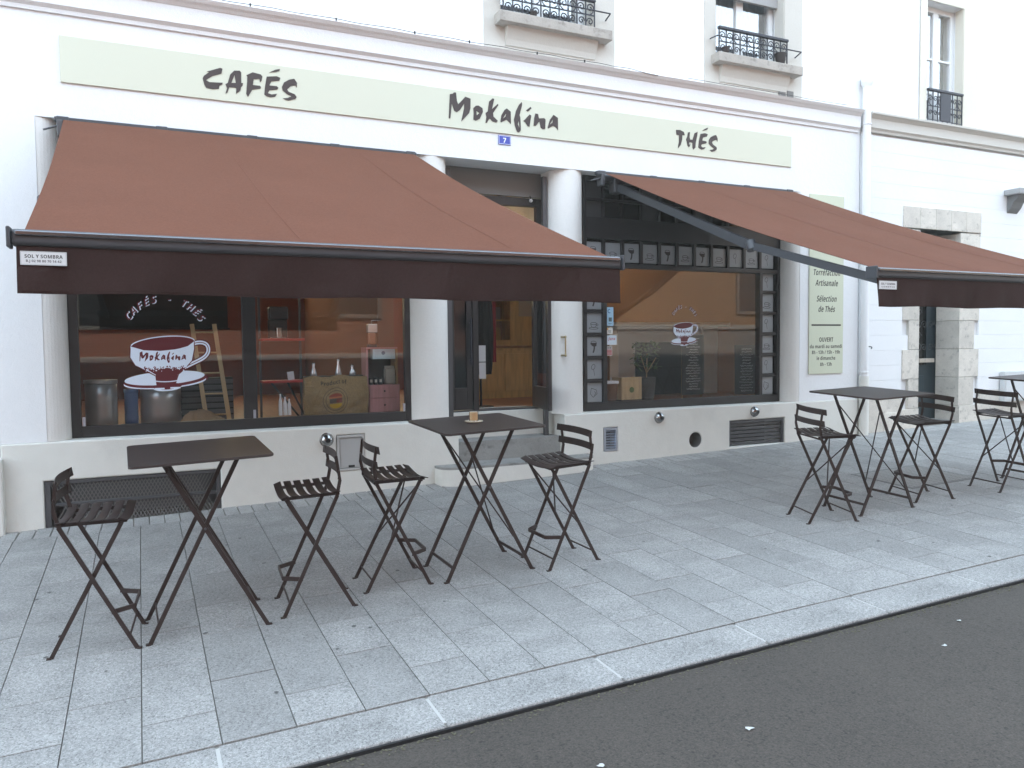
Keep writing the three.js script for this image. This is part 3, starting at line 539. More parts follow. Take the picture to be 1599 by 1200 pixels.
function stoneWindow(b, x0, x1, sl, sr, yb) {
  const w = upperWindow(b, x0, x1, 4.852, 6.9, -0.20, 2, []);
  add('surround', [box(sl, x0, 4.52, 7.0, 0.0005, 0.008), box(x1, sr, 4.52, 7.0, 0.0005, 0.008), box(x0, x1, 4.52, 4.84, 0.0005, 0.006), box(x0 + 0.001, x0 + 0.012, 4.85, 6.9, -0.15, 0.0), box(x1 - 0.012, x1 - 0.001, 4.85, 6.9, -0.15, 0.0)], M.surround, w);
  add('sill', [rbox(x0 - 0.06, x1 + 0.17, 4.745, 4.852, -0.18, 0.15, 0.008)], M.sill, w);
  add('apron', [alongX([[0.007, 4.56], [0.02, 4.56], [0.03, 4.62], [0.085, 4.744], [0.007, 4.744]], x0 + 0.06, x1 + 0.03)], M.surround, w);
  const r = railing(w, x0 + 0.02, x1 - 0.0, 4.862, 5.185, 0.05);
  add('shutter_box', [box(x0, x1, 5.62, 5.9, -0.14, -0.10)], flat(0.34, 0.33, 0.32, 0.8), w);
  const rodm = add('flower_rail', [tube([V(x0 - 0.09, 5.03, 0.02), V(x0 - 0.06, 5.035, 0.13), V(x0, 5.03, 0.135)], 0.008, 10), rod(V(x0, 5.03, 0.135), V(x1 + 0.15, 5.03, 0.135), 0.008), rod(V(x1 + 0.15, 5.03, 0.135), V(x1 + 0.16, 5.0, 0.02), 0.008)], M.iron, w);
  return w;
}
stoneWindow(cafe, 3.45, 4.56, 3.27, 4.84);
const wb = stoneWindow(cafe, 6.25, 7.33, 6.09, 7.62);
add('vent_grate', [rbox(7.235, 7.345, 4.51, 4.585, 0.009, 0.02, 0.003), rbox(7.37, 7.475, 4.51, 4.585, 0.009, 0.02, 0.003)], flat(0.16, 0.15, 0.14, 0.8), cafe);
function pot(x, y, r, h, label) { const p = thing('flower_pot', label, 'flower pot', [x, y, 0.085]); add('pot', [new THREE.LatheGeometry([[0, 0], [r * 0.7, 0], [r, h], [r * 1.08, h], [r * 1.08, h + 0.012], [r * 0.9, h + 0.012], [r * 0.85, h - 0.01], [0, h - 0.01]].map(([a, b]) => new THREE.Vector2(a, b)), 20)], flat(0.045, 0.038, 0.036, 0.7), p); return p; }
pot(6.34, 4.853, 0.045, 0.07, 'small dark flower pot at the left end of a window sill');
pot(7.19, 4.853, 0.07, 0.12, 'larger dark flower pot behind the right end of window railing');
pot(3.80, 4.853, 0.04, 0.05, 'small dark pot on the sill of the middle upper window');

{
  const h = thing('white_brick_house', 'white painted brick house with stone door surround right of the downpipe', 'house', [0, 0, 0]);
  const XR = 26;
  const s = poly([[8.67, 4.3], [XR, 4.3], [XR, 10.2], [8.67, 10.2]]);
  s.holes.push(rectHole(9.93, 10.70, 4.50, 6.15), rectHole(13.2, 14.0, 4.5, 6.15), rectHole(16.5, 17.3, 4.5, 6.15));
  add('wall', [extrude(s, 0.36, -0.37)], M.white, h);
  add('wall_core', [box(8.67, 9.70, -0.4, 4.3, -0.36, -0.03), box(10.9, XR, -0.4, 4.3, -0.36, -0.03), box(9.70, 10.9, 3.02, 4.3, -0.36, -0.03)], plaster(0.75, 0.75, 0.75), h);
  const stoneParts = (list) => list.forEach(([a, b, c, d, z = 0.012]) => add('quoin', [rbox(a, b, c, d, -0.36, z, 0.006)], M.quoin[Math.floor(rnd() * 3)], h));
  // courses of painted brick between the quoins
  const ch = 0.205;
  for (let k = 0; k < 17; k++) {
    const y0 = 0.72 + ch * k, y1 = Math.min(y0 + ch - 0.0012, 4.245);
    const wide = k % 2 === 0, top = y1 > 3.31;
    const l = top ? 0 : y1 > 3.0 ? 9.505 : wide ? 9.515 : 9.635, r = top ? 0 : y1 > 3.0 ? 11.155 : wide ? 11.14 : 11.03;
    if (top) add('brick_course', [rbox(8.68, XR, y0, y1, -0.03, 0.0, 0.0018, 1)], M.white, h);
    else { add('brick_course', [rbox(8.68, l, y0, y1, -0.03, 0, 0.0018, 1)], M.white, h); add('brick_course', [rbox(r, XR, y0, y1, -0.03, 0, 0.0018, 1)], M.white, h); }
  }
  for (let k = 0; k < 6; k++) {
    const y0 = 0.62 + 0.41 * k - 0.1, y1 = k === 5 ? 3.0 : y0 + 0.406, wide = k % 2 === 1;
    stoneParts([[wide ? 9.517 : 9.64, 9.85, y0, y1], [10.70, wide ? 11.137 : 11.03, y0, y1]]);
  }
  stoneParts([[9.50, 9.85, -0.3, 0.514, 0.02], [10.70, 11.17, -0.3, 0.514, 0.03]]);
  for (let k = 0; k < 5; k++) { const w = 1.64 / 5, x = 9.509 + w * k; add('voussoir', [rbox(x, x + w - 0.003, 3.02, 3.312, -0.36, 0.014, 0.006)], M.quoin[k % 3], h); }
  add('base_course', [rbox(8.68, 9.50, -0.4, 0.716, -0.3, 0.012, 0.008)], M.quoin[0], h);
  add('base_course', [rbox(11.17, XR, -0.4, 0.716, -0.3, 0.012, 0.008)], M.quoin[2], h);
  add('base_block', [rbox(9.16, 9.50, -0.2, 0.48, -0.2, 0.02, 0.008)], M.quoin[1], h);
  add('cornice', [alongX([[-0.02, 4.235], [0.02, 4.235], [0.028, 4.262], [0.055, 4.285], [0.056, 4.40], [0.062, 4.405], [0.09, 4.43], [0.12, 4.445], [0.122, 4.468], [-0.02, 4.49]], 8.76, XR)], plaster(0.64, 0.61, 0.555), h);
  const d = group('house_door', h);
  add('door', [rbox(9.84, 10.71, 0.2, 1.1, -0.46, -0.41, 0.006), rbox(9.84, 9.96, 1.1, 3.03, -0.46, -0.41, 0.006), rbox(10.56, 10.71, 1.1, 3.03, -0.46, -0.41, 0.006), rbox(10.56, 10.98, 0.15, 3.03, -0.46, -0.412, 0.006)], flat(0.022, 0.037, 0.046, 0.45), d);
  add('raised_panel', [rbox(10.02, 10.5, 0.35, 0.95, -0.412, -0.395, 0.01)], flat(0.026, 0.044, 0.054, 0.45), d);
  add('letter_plate', [rbox(10.36, 10.68, 1.14, 1.20, -0.41, -0.36, 0.006)], stone(0.6, 0.55, 0.48), d);
  const gr = []; for (let r = 0; r < 5; r++) for (let c = 0; c < 3; c++) gr.push(scroll(10.1 + c * 0.16, 1.36 + r * 0.34, 0.075, c % 2 ? 1 : -1).translate(0, 0, -0.43), scroll(10.1 + c * 0.16, 1.53 + r * 0.34, 0.06, c % 2 ? -1 : 1).translate(0, 0, -0.43));
  for (let r = 0; r < 5; r++) for (let c = 0; c < 3; c++) gr.push(scroll(10.5 + c * 0.14, 1.36 + r * 0.34, 0.06, c % 2 ? 1 : -1).translate(0, 0, -0.405));
  add('iron_grille', gr, flat(0.07, 0.075, 0.075, 0.5), d);
  add('pane', [box(9.95, 10.57, 1.09, 3.03, -0.45, -0.445)], M.darkGlass, d);
  add('doorstep', [rbox(9.8, 10.75, -0.1, 0.30, -0.5, -0.05, 0.01)], M.step, d);
  const w = upperWindow(h, 9.94, 10.70, 4.52, 6.15, -0.16, 2, [4.95, 5.42]);
  add('surround', [box(9.80, 9.935, 4.50, 6.35, 0.0005, 0.008), box(10.70, 11.0, 4.50, 6.35, 0.0005, 0.008), box(9.935, 10.70, 6.15, 6.35, 0.0005, 0.008), box(10.69, 10.699, 4.5, 6.15, -0.12, 0.0)], plaster(0.74, 0.69, 0.58), w);
  const r = railing(w, 9.95, 10.66, 4.515, 4.95, 0.02);
  add('cast_panel', [rbox(10.20, 10.42, 4.53, 4.93, 0.012, 0.03, 0.01)], M.iron, r);
  add('roof', [box(8.67, XR, 10.2, 10.5, -6.5, 0.25)], flat(0.12, 0.12, 0.13, 0.8), h);
  add('inner_wall', [box(8.67, XR, 4.3, 10.2, -6.5, -6.3), box(8.67, XR, 4.2, 4.29, -6.3, -0.38)], flat(0.3, 0.3, 0.3, 1), h);
}
{
  const m = thing('meter_cabinet', 'pale grey meter cabinet on the white brick wall at the right edge', 'cabinet', [0, 0, 0]);
  add('cabinet', [rbox(11.63, 12.3, 0.54, 0.99, 0.013, 0.09, 0.01)], flat(0.55, 0.56, 0.56, 0.6), m);
  add('cabinet_door', [rbox(11.66, 12.27, 0.57, 0.94, 0.0905, 0.097, 0.006)], flat(0.58, 0.59, 0.59, 0.6), m);
  const l = thing('stone_bracket', 'dark weathered stone console jutting from the wall at the right edge', 'bracket', [0, 0, 0]);
  add('console', [alongX([[0.001, 3.35], [0.06, 3.42], [0.1, 3.5], [0.16, 3.55], [0.2, 3.6], [0.001, 3.6]], 11.74, 11.98)], flat(0.17, 0.17, 0.17, 0.9), l);
  add('cap', [rbox(11.66, 12.06, 3.601, 3.68, 0.001, 0.24, 0.01)], flat(0.34, 0.34, 0.34, 0.9), l);
}
{
  const p = thing('downpipe', 'white painted downpipe between the cafe and the white brick house', 'pipe', [8.70, 0, 0.075]);
  add('pipe', [cyl(0.052, 5.1, 0, 2.25, 0, 24)], M.trim, p);
  add('hopper', [new THREE.LatheGeometry([[0.05, 4.70], [0.05, 4.78], [0.075, 4.82], [0.078, 4.90], [0.06, 4.905], [0.055, 4.84]].map(([a, b]) => new THREE.Vector2(a, b)), 24)], M.trim, p);
  for (const y of [1.05, 2.9, 4.3]) add('bracket', [new THREE.TorusGeometry(0.055, 0.008, 6, 24).rotateX(Math.PI / 2).translate(0, y, 0), rod(V(0, y, -0.07), V(0, y, -0.05), 0.01)], M.trim, p);
  add('shoe', [cyl(0.062, 0.9, 0, 0.55, 0, 24)], M.cream, p);
  for (const y of [0.82, 1.38]) add('hook', [tube([V(0.07, y, -0.05), V(0.10, y + 0.01, 0.0), V(0.14, y, 0.0), V(0.13, y - 0.02, 0.0)], 0.007, 10)], M.iron, p);
}
{
  const pts = []; for (let i = 0; i <= 26; i++) { const x = 0.4 + i * 0.19; pts.push(V(x, 4.486 + 0.004 * Math.sin(i * 2.1) - (i > 24 ? 0.02 : 0), 0.124)); }
  const c = tag(group('cable'), 'thin black cable clipped along the top of the white cornice', 'cable');
  add('cable_line', [tube(pts, 0.0032, 120, 5)], M.blackMatt, c);
  add('clip', [3, 7, 11, 14, 18, 21].map((i) => box(pts[i].x - 0.006, pts[i].x + 0.006, 4.472, 4.496, 0.118, 0.131)), M.blackMatt, c);
  const c2 = tag(group('cable'), 'short black cable on the cornice below the right upper window', 'cable');
  add('cable_line', [tube([V(5.75, 4.49, 0.124), V(6.3, 4.487, 0.126), V(6.9, 4.492, 0.124), V(7.4, 4.488, 0.126), V(7.7, 4.50, 0.08), V(8.3, 4.49, 0.12)], 0.003, 60, 5)], M.blackMatt, c2);
}
// ---------------------------------------------------------------- awnings
function awning(label, xl, xr, bl, br, zb, yb, stickerX) {
  const a = thing('awning', label, 'awning', [xl, 3.33, 0], 'brown folding arm awnings over the shop windows');
  const X = -xl, Y = -3.33;
  const pt = (u, v) => { const x0 = xl + 0.05, x1 = xr - 0.02, f0 = bl + 0.05, f1 = br - 0.05; const x = (x0 + (x1 - x0) * u) * (1 - v) + (f0 + (f1 - f0) * u) * v; const z = 0.12 + (zb - 0.02 - 0.12) * v, y = 3.315 + (yb + 0.022 - 3.315) * v - 0.045 * Math.sin(Math.PI * v) - 0.006 * Math.sin(Math.PI * v) * Math.sin(u * 9 + v * 2) + 0.009 * Math.sin(Math.PI * v) * (fbm(u * 0.5 + 0.2, v * 0.25 + 0.1, 12, 505, 4) - 0.5) + 0.016 * v * v * (1 - v) * Math.sin(u * 31 + 5 * v) * Math.sin(u * 5); return V(x + X, y + Y, z); };
  const fg = metric(sheet((u, v) => pt(u, v), 60, 30, 0.0035));
  add('canopy', fg, M.awning, a);
  for (const u of [0.4, 0.8]) add('seam', [sheet((s, t) => pt(u + (s - 0.5) * 0.003, t).add(V(0, 0.0042, 0.0014)), 1, 30, 0.0005)], M.seam, a);
  const wave = (u, v) => V(bl + 0.022 + (br - bl - 0.034) * u + X, yb - 0.04 - 0.205 * v - 0.004 * v * Math.sin(u * 19 + 1) + Y, zb + 0.012 + v * 0.016 * Math.sin(u * 13 + 0.6) + 0.010 * v * Math.sin(u * 41 + 2 * v) + 0.005 * v * Math.sin(u * 83));
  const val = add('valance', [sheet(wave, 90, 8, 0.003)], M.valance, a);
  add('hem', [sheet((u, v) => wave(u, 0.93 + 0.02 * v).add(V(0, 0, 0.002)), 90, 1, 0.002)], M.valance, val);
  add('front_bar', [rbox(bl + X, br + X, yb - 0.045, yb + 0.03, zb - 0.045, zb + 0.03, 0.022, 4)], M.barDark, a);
  add('bar_trim', [rbox(bl + 0.02 + X, br - 0.02 + X, yb + 0.0, yb + 0.022, zb + 0.024, zb + 0.040, 0.006, 2).translate(0, Y, 0)], M.trimDark, a);
  a.children[a.children.length - 2].position.y = Y;
  for (const [e0, e1] of [[bl - 0.012, bl + 0.004], [br - 0.004, br + 0.012]]) add('end_cap', [rbox(e0 + X, e1 + X, yb - 0.052 + Y, yb + 0.038 + Y, zb - 0.055, zb + 0.04, 0.006)], M.barDark, a);
  add('wall_bar', [rbox(xl - 0.02 + X, xr + 0.02 + X, -0.01, 0.028, 0.0, 0.06, 0.006), rod(V(xl + X, -0.045, 0.075), V(xr + X, -0.045, 0.075), 0.038, 16)], M.barDark, a);
  for (let k = 0; k < 5; k++) { const x = xl + 0.04 + (xr - xl - 0.08) * k / 4 + X; add('wall_bracket', [rbox(x - 0.045, x + 0.045, -0.03, 0.032, 0.0, 0.066, 0.006)], M.barDark, a); }
  add('gear_box', [rbox(xl + 0.0 + X, xl + 0.045 + X, -0.14, -0.01, 0.02, 0.12, 0.008), rod(V(xl - 0.1 + X, -0.09, 0.06), V(xl + 0.02 + X, -0.05, 0.09), 0.008)], M.gunmetal, a);
  for (const s of [1, -1]) {
    const w = s > 0 ? xl : xr, f = s > 0 ? bl : br, arm = group('folding_arm', a);
    const p0 = V(w + s * 0.22 + X, -0.14, 0.09), p1 = V(w + s * 0.10 + X, 2.275 + Y, 2.33), p2 = V(f + s * 0.12 + X, yb - 0.055 + Y, zb - 0.03);
    add('upper_arm', [bar(p0, p1, 0.05, 0.075)], M.barDark, arm);
    add('forearm', [bar(p1, p2, 0.04, 0.06)], M.barDark, arm);
    add('elbow', [new THREE.CylinderGeometry(0.045, 0.045, 0.08, 20).rotateX(-0.38).translate(p1.x, p1.y, p1.z)], M.barDark, arm);
    add('shoulder', [rbox(p0.x - 0.06, p0.x + 0.06, p0.y - 0.07, p0.y + 0.12, 0.0, 0.13, 0.015)], M.gunmetal, arm);
  }
  const t = canvasTex(256, 86, (g, w, h) => { g.fillStyle = '#d4d6d6'; g.fillRect(0, 0, w, h); g.strokeStyle = '#9a9c9c'; g.lineWidth = 2; g.strokeRect(4, 4, w - 8, h - 8); g.fillStyle = '#151515'; g.textAlign = 'center'; g.save(); g.translate(w / 2, 42); g.scale(1.0, 1); g.font = 'bold 30px sans-serif'; g.fillText('SOL Y SOMBRA', 0, 0); g.restore(); g.fillStyle = '#444'; g.font = 'bold 21px sans-serif'; g.fillText('B.J 02 98 80 70 14 42', w / 2, 68, 230); });
  add('maker_label', [box(stickerX + X, stickerX + 0.175 + X, yb - 0.125 + Y, yb - 0.066 + Y, zb + 0.026, zb + 0.0285)], flat(0.6, 0.6, 0.6, 0.6), val);
  add('label_print', quad(stickerX + X, stickerX + 0.175 + X, yb - 0.125 + Y, yb - 0.066 + Y, zb + 0.0305), std({ map: t, roughness: 0.5 }), val);
  return a;
}
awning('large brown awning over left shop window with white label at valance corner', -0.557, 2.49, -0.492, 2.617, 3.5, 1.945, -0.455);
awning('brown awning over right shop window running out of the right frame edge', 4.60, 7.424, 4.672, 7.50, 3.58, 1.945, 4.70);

// ---------------------------------------------------------------- tables and stools
function makeTable() {
  const t = thing('bistro_table', '', 'table', [0, 0, 0], 'high bistro tables on the pavement');
  const sh = new THREE.Shape(), a = 0.357, r = 0.035;
  sh.moveTo(-a + r, -a); sh.lineTo(a - r, -a); sh.absarc(a - r, -a + r, r, -Math.PI / 2, 0); sh.lineTo(a, a - r); sh.absarc(a - r, a - r, r, 0, Math.PI / 2); sh.lineTo(-a + r, a); sh.absarc(-a + r, a - r, r, Math.PI / 2, Math.PI); sh.lineTo(-a, -a + r); sh.absarc(-a + r, -a + r, r, Math.PI, Math.PI * 1.5);
  add('tabletop', [extrude(sh, 0.014, 0, 0.003).rotateX(-Math.PI / 2).translate(0, 0.986, 0)], M.tabletop, t);
  const zA = 0.213, zB = 0.190, tx = 0.195, bx = 0.303;
  for (const z of [zA, -zA]) add('leg', [bar(V(-tx, 0.984, z), V(bx, 0.004, z), 0.022, 0.013, V(0, 0, 1)), box(bx - 0.004, bx + 0.022, 0, 0.008, z - 0.011, z + 0.011)], M.chair, t);
  for (const z of [zB, -zB]) add('leg', [bar(V(tx, 0.984, z), V(-bx, 0.004, z), 0.022, 0.013, V(0, 0, 1)), box(-bx - 0.022, -bx + 0.004, 0, 0.008, z - 0.011, z + 0.011)], M.chair, t);
  const at = (s, h) => s * (bx - (bx + tx) * h / 0.984);
  add('crossbar', [bar(V(at(1, 0.09), 0.09, zA), V(at(1, 0.09), 0.09, -zA), 0.008, 0.02)], M.chair, t);
  add('crossbar', [bar(V(at(-1, 0.09), 0.09, zB), V(at(-1, 0.09), 0.09, -zB), 0.008, 0.02)], M.chair, t);
  add('brace', [rod(V(at(1, 0.88), 0.88, zA), V(at(1, 0.14), 0.14, -zA), 0.005)], M.chair, t);
  add('brace', [rod(V(at(1, 0.88) + 0.008, 0.88, -zA), V(at(1, 0.14) + 0.008, 0.14, zA), 0.005)], M.chair, t);
  add('top_rail', [bar(V(-tx, 0.974, zA), V(-tx, 0.974, -zA), 0.02, 0.012), bar(V(tx, 0.974, zA), V(tx, 0.974, -zA), 0.02, 0.012)], M.chair, t);
  add('pivot', [rod(V(at(1, 0.6), 0.6, zA + 0.012), V(at(1, 0.6), 0.6, zB - 0.012), 0.007), rod(V(at(1, 0.6), 0.6, -zA - 0.012), V(at(1, 0.6), 0.6, -zB + 0.012), 0.007)], M.gunmetal, t);
  return t;
}
function makeStool() {               // faces +x
  const t = thing('bar_stool', '', 'bar stool', [0, 0, 0], 'slatted folding bar stools around the bistro tables');
  const zC = 0.172, zD = 0.152, H = 0.69;
  // legs from the back of the seat to the front feet go on up as back posts
  const C = (h) => 0.205 - (0.205 + 0.125) * h / H, Dx = (h) => -0.205 + (0.205 + 0.165) * h / H;
  const top = [-0.118, 0.935];
  for (const s of [1, -1]) add('leg', [bar(V(C(0.004), 0.004, s * zC), V(C(H), H, s * zC), 0.021, 0.009, V(0, 0, 1)), box(C(0) - 0.004, C(0) + 0.02, 0, 0.007, s * zC - 0.01, s * zC + 0.01)], M.chair, t);
  for (const s of [1, -1]) add('leg', [bar(V(Dx(0.004), 0.004, s * zD), V(Dx(H), H, s * zD), 0.021, 0.009, V(0, 0, 1)), box(Dx(0) - 0.02, Dx(0) + 0.004, 0, 0.007, s * zD - 0.01, s * zD + 0.01)], M.chair, t);
  for (const s of [1, -1]) add('back_post', [bar(V(C(H - 0.01), H - 0.01, s * zC), V(-0.142, 0.78, s * (zC + 0.004)), 0.019, 0.008, V(0, 0, 1)), bar(V(-0.142, 0.775, s * (zC + 0.004)), V(top[0] - 0.005, top[1] - 0.01, s * (zC + 0.006)), 0.017, 0.008, V(0, 0, 1))], M.chair, t);
  for (const y of [0.815, 0.905]) {
    const xb = y > 0.85 ? -0.128 : -0.142;
    add('back_slat', [sheet((u, v) => V(xb - 0.028 * Math.cos((u - 0.5) * Math.PI) - 0.006 * (v - 0.5) + 0.012, y - 0.023 + 0.046 * v, (u - 0.5) * 0.43), 18, 1, 0.005)], M.chair, t);
  }
  for (let k = 0; k < 6; k++) {
    const xs = -0.115 + 0.058 * k;
    add('seat_slat', [sheet((u, v) => V(xs - 0.021 + 0.042 * v, 0.714 - 0.022 * Math.sin(u * Math.PI) + 0.004 * Math.pow((k - 2.5) / 2.5, 2) - (k === 5 ? 0.014 * v : 0), (u - 0.5) * -0.425), 14, 1, 0.005)], M.chair, t);
  }
  for (const s of [1, -1]) add('seat_rail', [bar(V(-0.14, 0.698, s * 0.155), V(0.19, 0.694, s * 0.155), 0.010, 0.018)], M.chair, t);
  for (const x of [0.166, C(H)]) add('seat_bar', [bar(V(x, 0.685, zC), V(x, 0.685, -zC), 0.012, 0.012)], M.chair, t);
  add('crossbar', [rod(V(C(0.075), 0.075, zC), V(C(0.075), 0.075, -zC), 0.006)], M.chair, t);
  add('crossbar', [rod(V(Dx(0.075), 0.075, zD), V(Dx(0.075), 0.075, -zD), 0.006)], M.chair, t);
  add('brace', [rod(V(Dx(0.66), 0.66, zD), V(Dx(0.27), 0.27, -zD), 0.0055)], M.chair, t);
  add('brace', [rod(V(Dx(0.66) + 0.008, 0.66, -zD), V(Dx(0.27) + 0.008, 0.27, zD), 0.0055)], M.chair, t);
  const fy = 0.215, fx = C(fy);
  add('footrest', [bar(V(fx - 0.01, fy, zC), V(fx + 0.095, fy, 0.11), 0.009, 0.024), bar(V(fx + 0.095, fy, 0.11), V(fx + 0.095, fy, -0.11), 0.009, 0.024), bar(V(fx + 0.095, fy, -0.11), V(fx - 0.01, fy, -zC), 0.009, 0.024)], M.chair, t);
  return t;
}
{
  const t0 = makeTable();
  const T = [[0.30, 2.745, 0.02, 'dark brown high bistro table in front of the wide cellar grille'], [2.045, 2.60, 0.03, 'dark brown high bistro table carrying the coffee glass'], [5.66, 2.715, 0.02, 'dark brown high bistro table beside the patch of small studs'], [8.03, 2.76, 0.0, 'dark brown high bistro table cut by the right photo edge']];
  T.forEach(([x, z, a, label], i) => { const t = i ? copy(t0, label) : tag(t0, label, 'table', 'high bistro tables on the pavement'); place(t, x, z, a); });
  const s0 = makeStool();
  const PI = Math.PI;
  const S = [[-0.245, 2.765, -0.10, 'bar stool with its back in front of the cellar grille'], [0.918, 2.737, PI - 0.05, 'bar stool facing the bare table, its back before the meter hatch'], [1.442, 2.586, -0.02, 'bar stool left of the coffee glass table, back to back with another'],
    [2.632, 2.715, PI + 0.07, 'bar stool right of the coffee glass table, in front of the door steps'], [5.043, 2.786, -0.25, 'turned bar stool under the near corner of the right awning'], [6.362, 2.703, PI - 0.20, 'bar stool seen against the dark house door'], [7.335, 2.80, -0.06, 'bar stool at the table cut by the right photo edge']];
  S.forEach(([x, z, a, label], i) => { const t = i ? copy(s0, label) : tag(s0, label, 'bar stool', 'slatted folding bar stools around the bistro tables'); place(t, x, z, a); });
}
{ // coffee glass on its saucer
  const x = 2.02, z = 2.62, y = gy(x, z) + 1.0005;
  const s = thing('saucer', 'small cream saucer under the coffee glass on the table', 'saucer', [x, y, z]);
  add('plate', [new THREE.LatheGeometry([[0, 0], [0.032, 0], [0.05, 0.001], [0.060, 0.004], [0.062, 0.008], [0.061, 0.012], [0.05, 0.0075], [0.036, 0.006], [0, 0.006]].map(([a, b]) => new THREE.Vector2(a, b)), 36)], flat(0.85, 0.79, 0.64, 0.25), s);
  const c = thing('coffee_glass', 'small straight glass of milky tan coffee on a saucer', 'coffee glass', [x, y + 0.0065, z]);
  add('glass', [new THREE.LatheGeometry([[0, 0], [0.029, 0], [0.031, 0.004], [0.031, 0.066], [0.0285, 0.066], [0.0285, 0.006], [0, 0.006]].map(([a, b]) => new THREE.Vector2(a, b)), 32)], new THREE.MeshPhysicalMaterial({ color: 0xffffff, transmission: 1, thickness: 0.002, ior: 1.15, roughness: 0.02 }), c);
  add('coffee', [cyl(0.0275, 0.048, 0, 0.0315, 0, 32)], flat(0.75, 0.52, 0.28, 0.5), c);
  add('foam', [cyl(0.0275, 0.006, 0, 0.0588, 0, 32)], flat(0.8, 0.64, 0.42, 0.7), c);
}
// ---------------------------------------------------------------- small things on the ground
{
  const cover = struct(group('inspection_cover')); place(cover, 7.05, 2.1, 0.0, 0.0018);
  add('cover_frame', [[-0.48, 0.48, -0.36, -0.33], [-0.48, 0.48, 0.33, 0.36], [-0.48, -0.45, -0.33, 0.33], [0.45, 0.48, -0.33, 0.33]].map(([a, b, c, d]) => box(a, b, -0.01, 0.002, c, d)), flat(0.17, 0.165, 0.16, 0.8), cover);
  const studs = []; for (let i = 0; i < 18; i++) for (let j = 0; j < 13; j++) studs.push(rbox(-0.445 + i * 0.0497, -0.402 + i * 0.0497, -0.01, 0.004, -0.325 + j * 0.05, -0.282 + j * 0.05, 0.004, 1));
  add('stud', studs, flat(0.27, 0.265, 0.25, 0.8), cover).userData.kind = 'stuff';
  const bit = (x, z, r, label) => { const g = new THREE.CircleGeometry(r, 9).rotateX(-Math.PI / 2), p = g.attributes.position; for (let i = 1; i < p.count; i++) { const k = rr(0.5, 1.2); p.setX(i, p.getX(i) * k * 1.2); p.setZ(i, p.getZ(i) * k * 0.8); p.setY(i, rr(0.002, 0.006)); } p.setXYZ(p.count - 1, p.getX(1), p.getY(1), p.getZ(1)); g.computeVertexNormals(); const m = tag(add('paper_scrap', [g], flat(0.5, 0.5, 0.48, 0.9), scene), label, 'scrap', 'scraps of paper on the road and slabs'); m.position.set(x, roadY(x, z) + 0.006, z); return m; };
  bit(2.264, 5.008, 0.020, 'torn white paper scrap lying in the middle of the road');
  bit(3.721, 4.842, 0.018, 'small white paper scrap on the road towards the right');
  bit(1.566, 4.956, 0.014, 'small white scrap near the bottom photo edge on the road');
  bit(4.10, 4.66, 0.014, 'tiny white scrap on the road near the kerb at right');
  const gum = [];
  for (let i = 0; i < 45; i++) { const gx = rr(-0.8, 8), gz = rr(0.5, 4.3), g = new THREE.CircleGeometry(rr(0.006, 0.017), 8).rotateX(-Math.PI / 2), p = g.attributes.position; for (let k = 1; k < p.count; k++) { const q = rr(0.65, 1.25); p.setXYZ(k, p.getX(k) * q, 0, p.getZ(k) * q); } p.setXYZ(p.count - 1, p.getX(1), 0, p.getZ(1)); gum.push(g.applyQuaternion(qSlope).translate(gx, gy(gx, gz) + 0.0035, gz)); }
  tag(add('gum_spots', gum, flat(0.10, 0.098, 0.095, 0.9), scene), 'dark trodden gum spots scattered over the paving slabs', 'gum spots').userData.kind = 'stuff';
  const w = bit(0.447, 2.56, 0.014, 'tiny white paper scrap on the slabs between table and stool'); w.position.y = gy(0.447, 2.56) + 0.003;
}
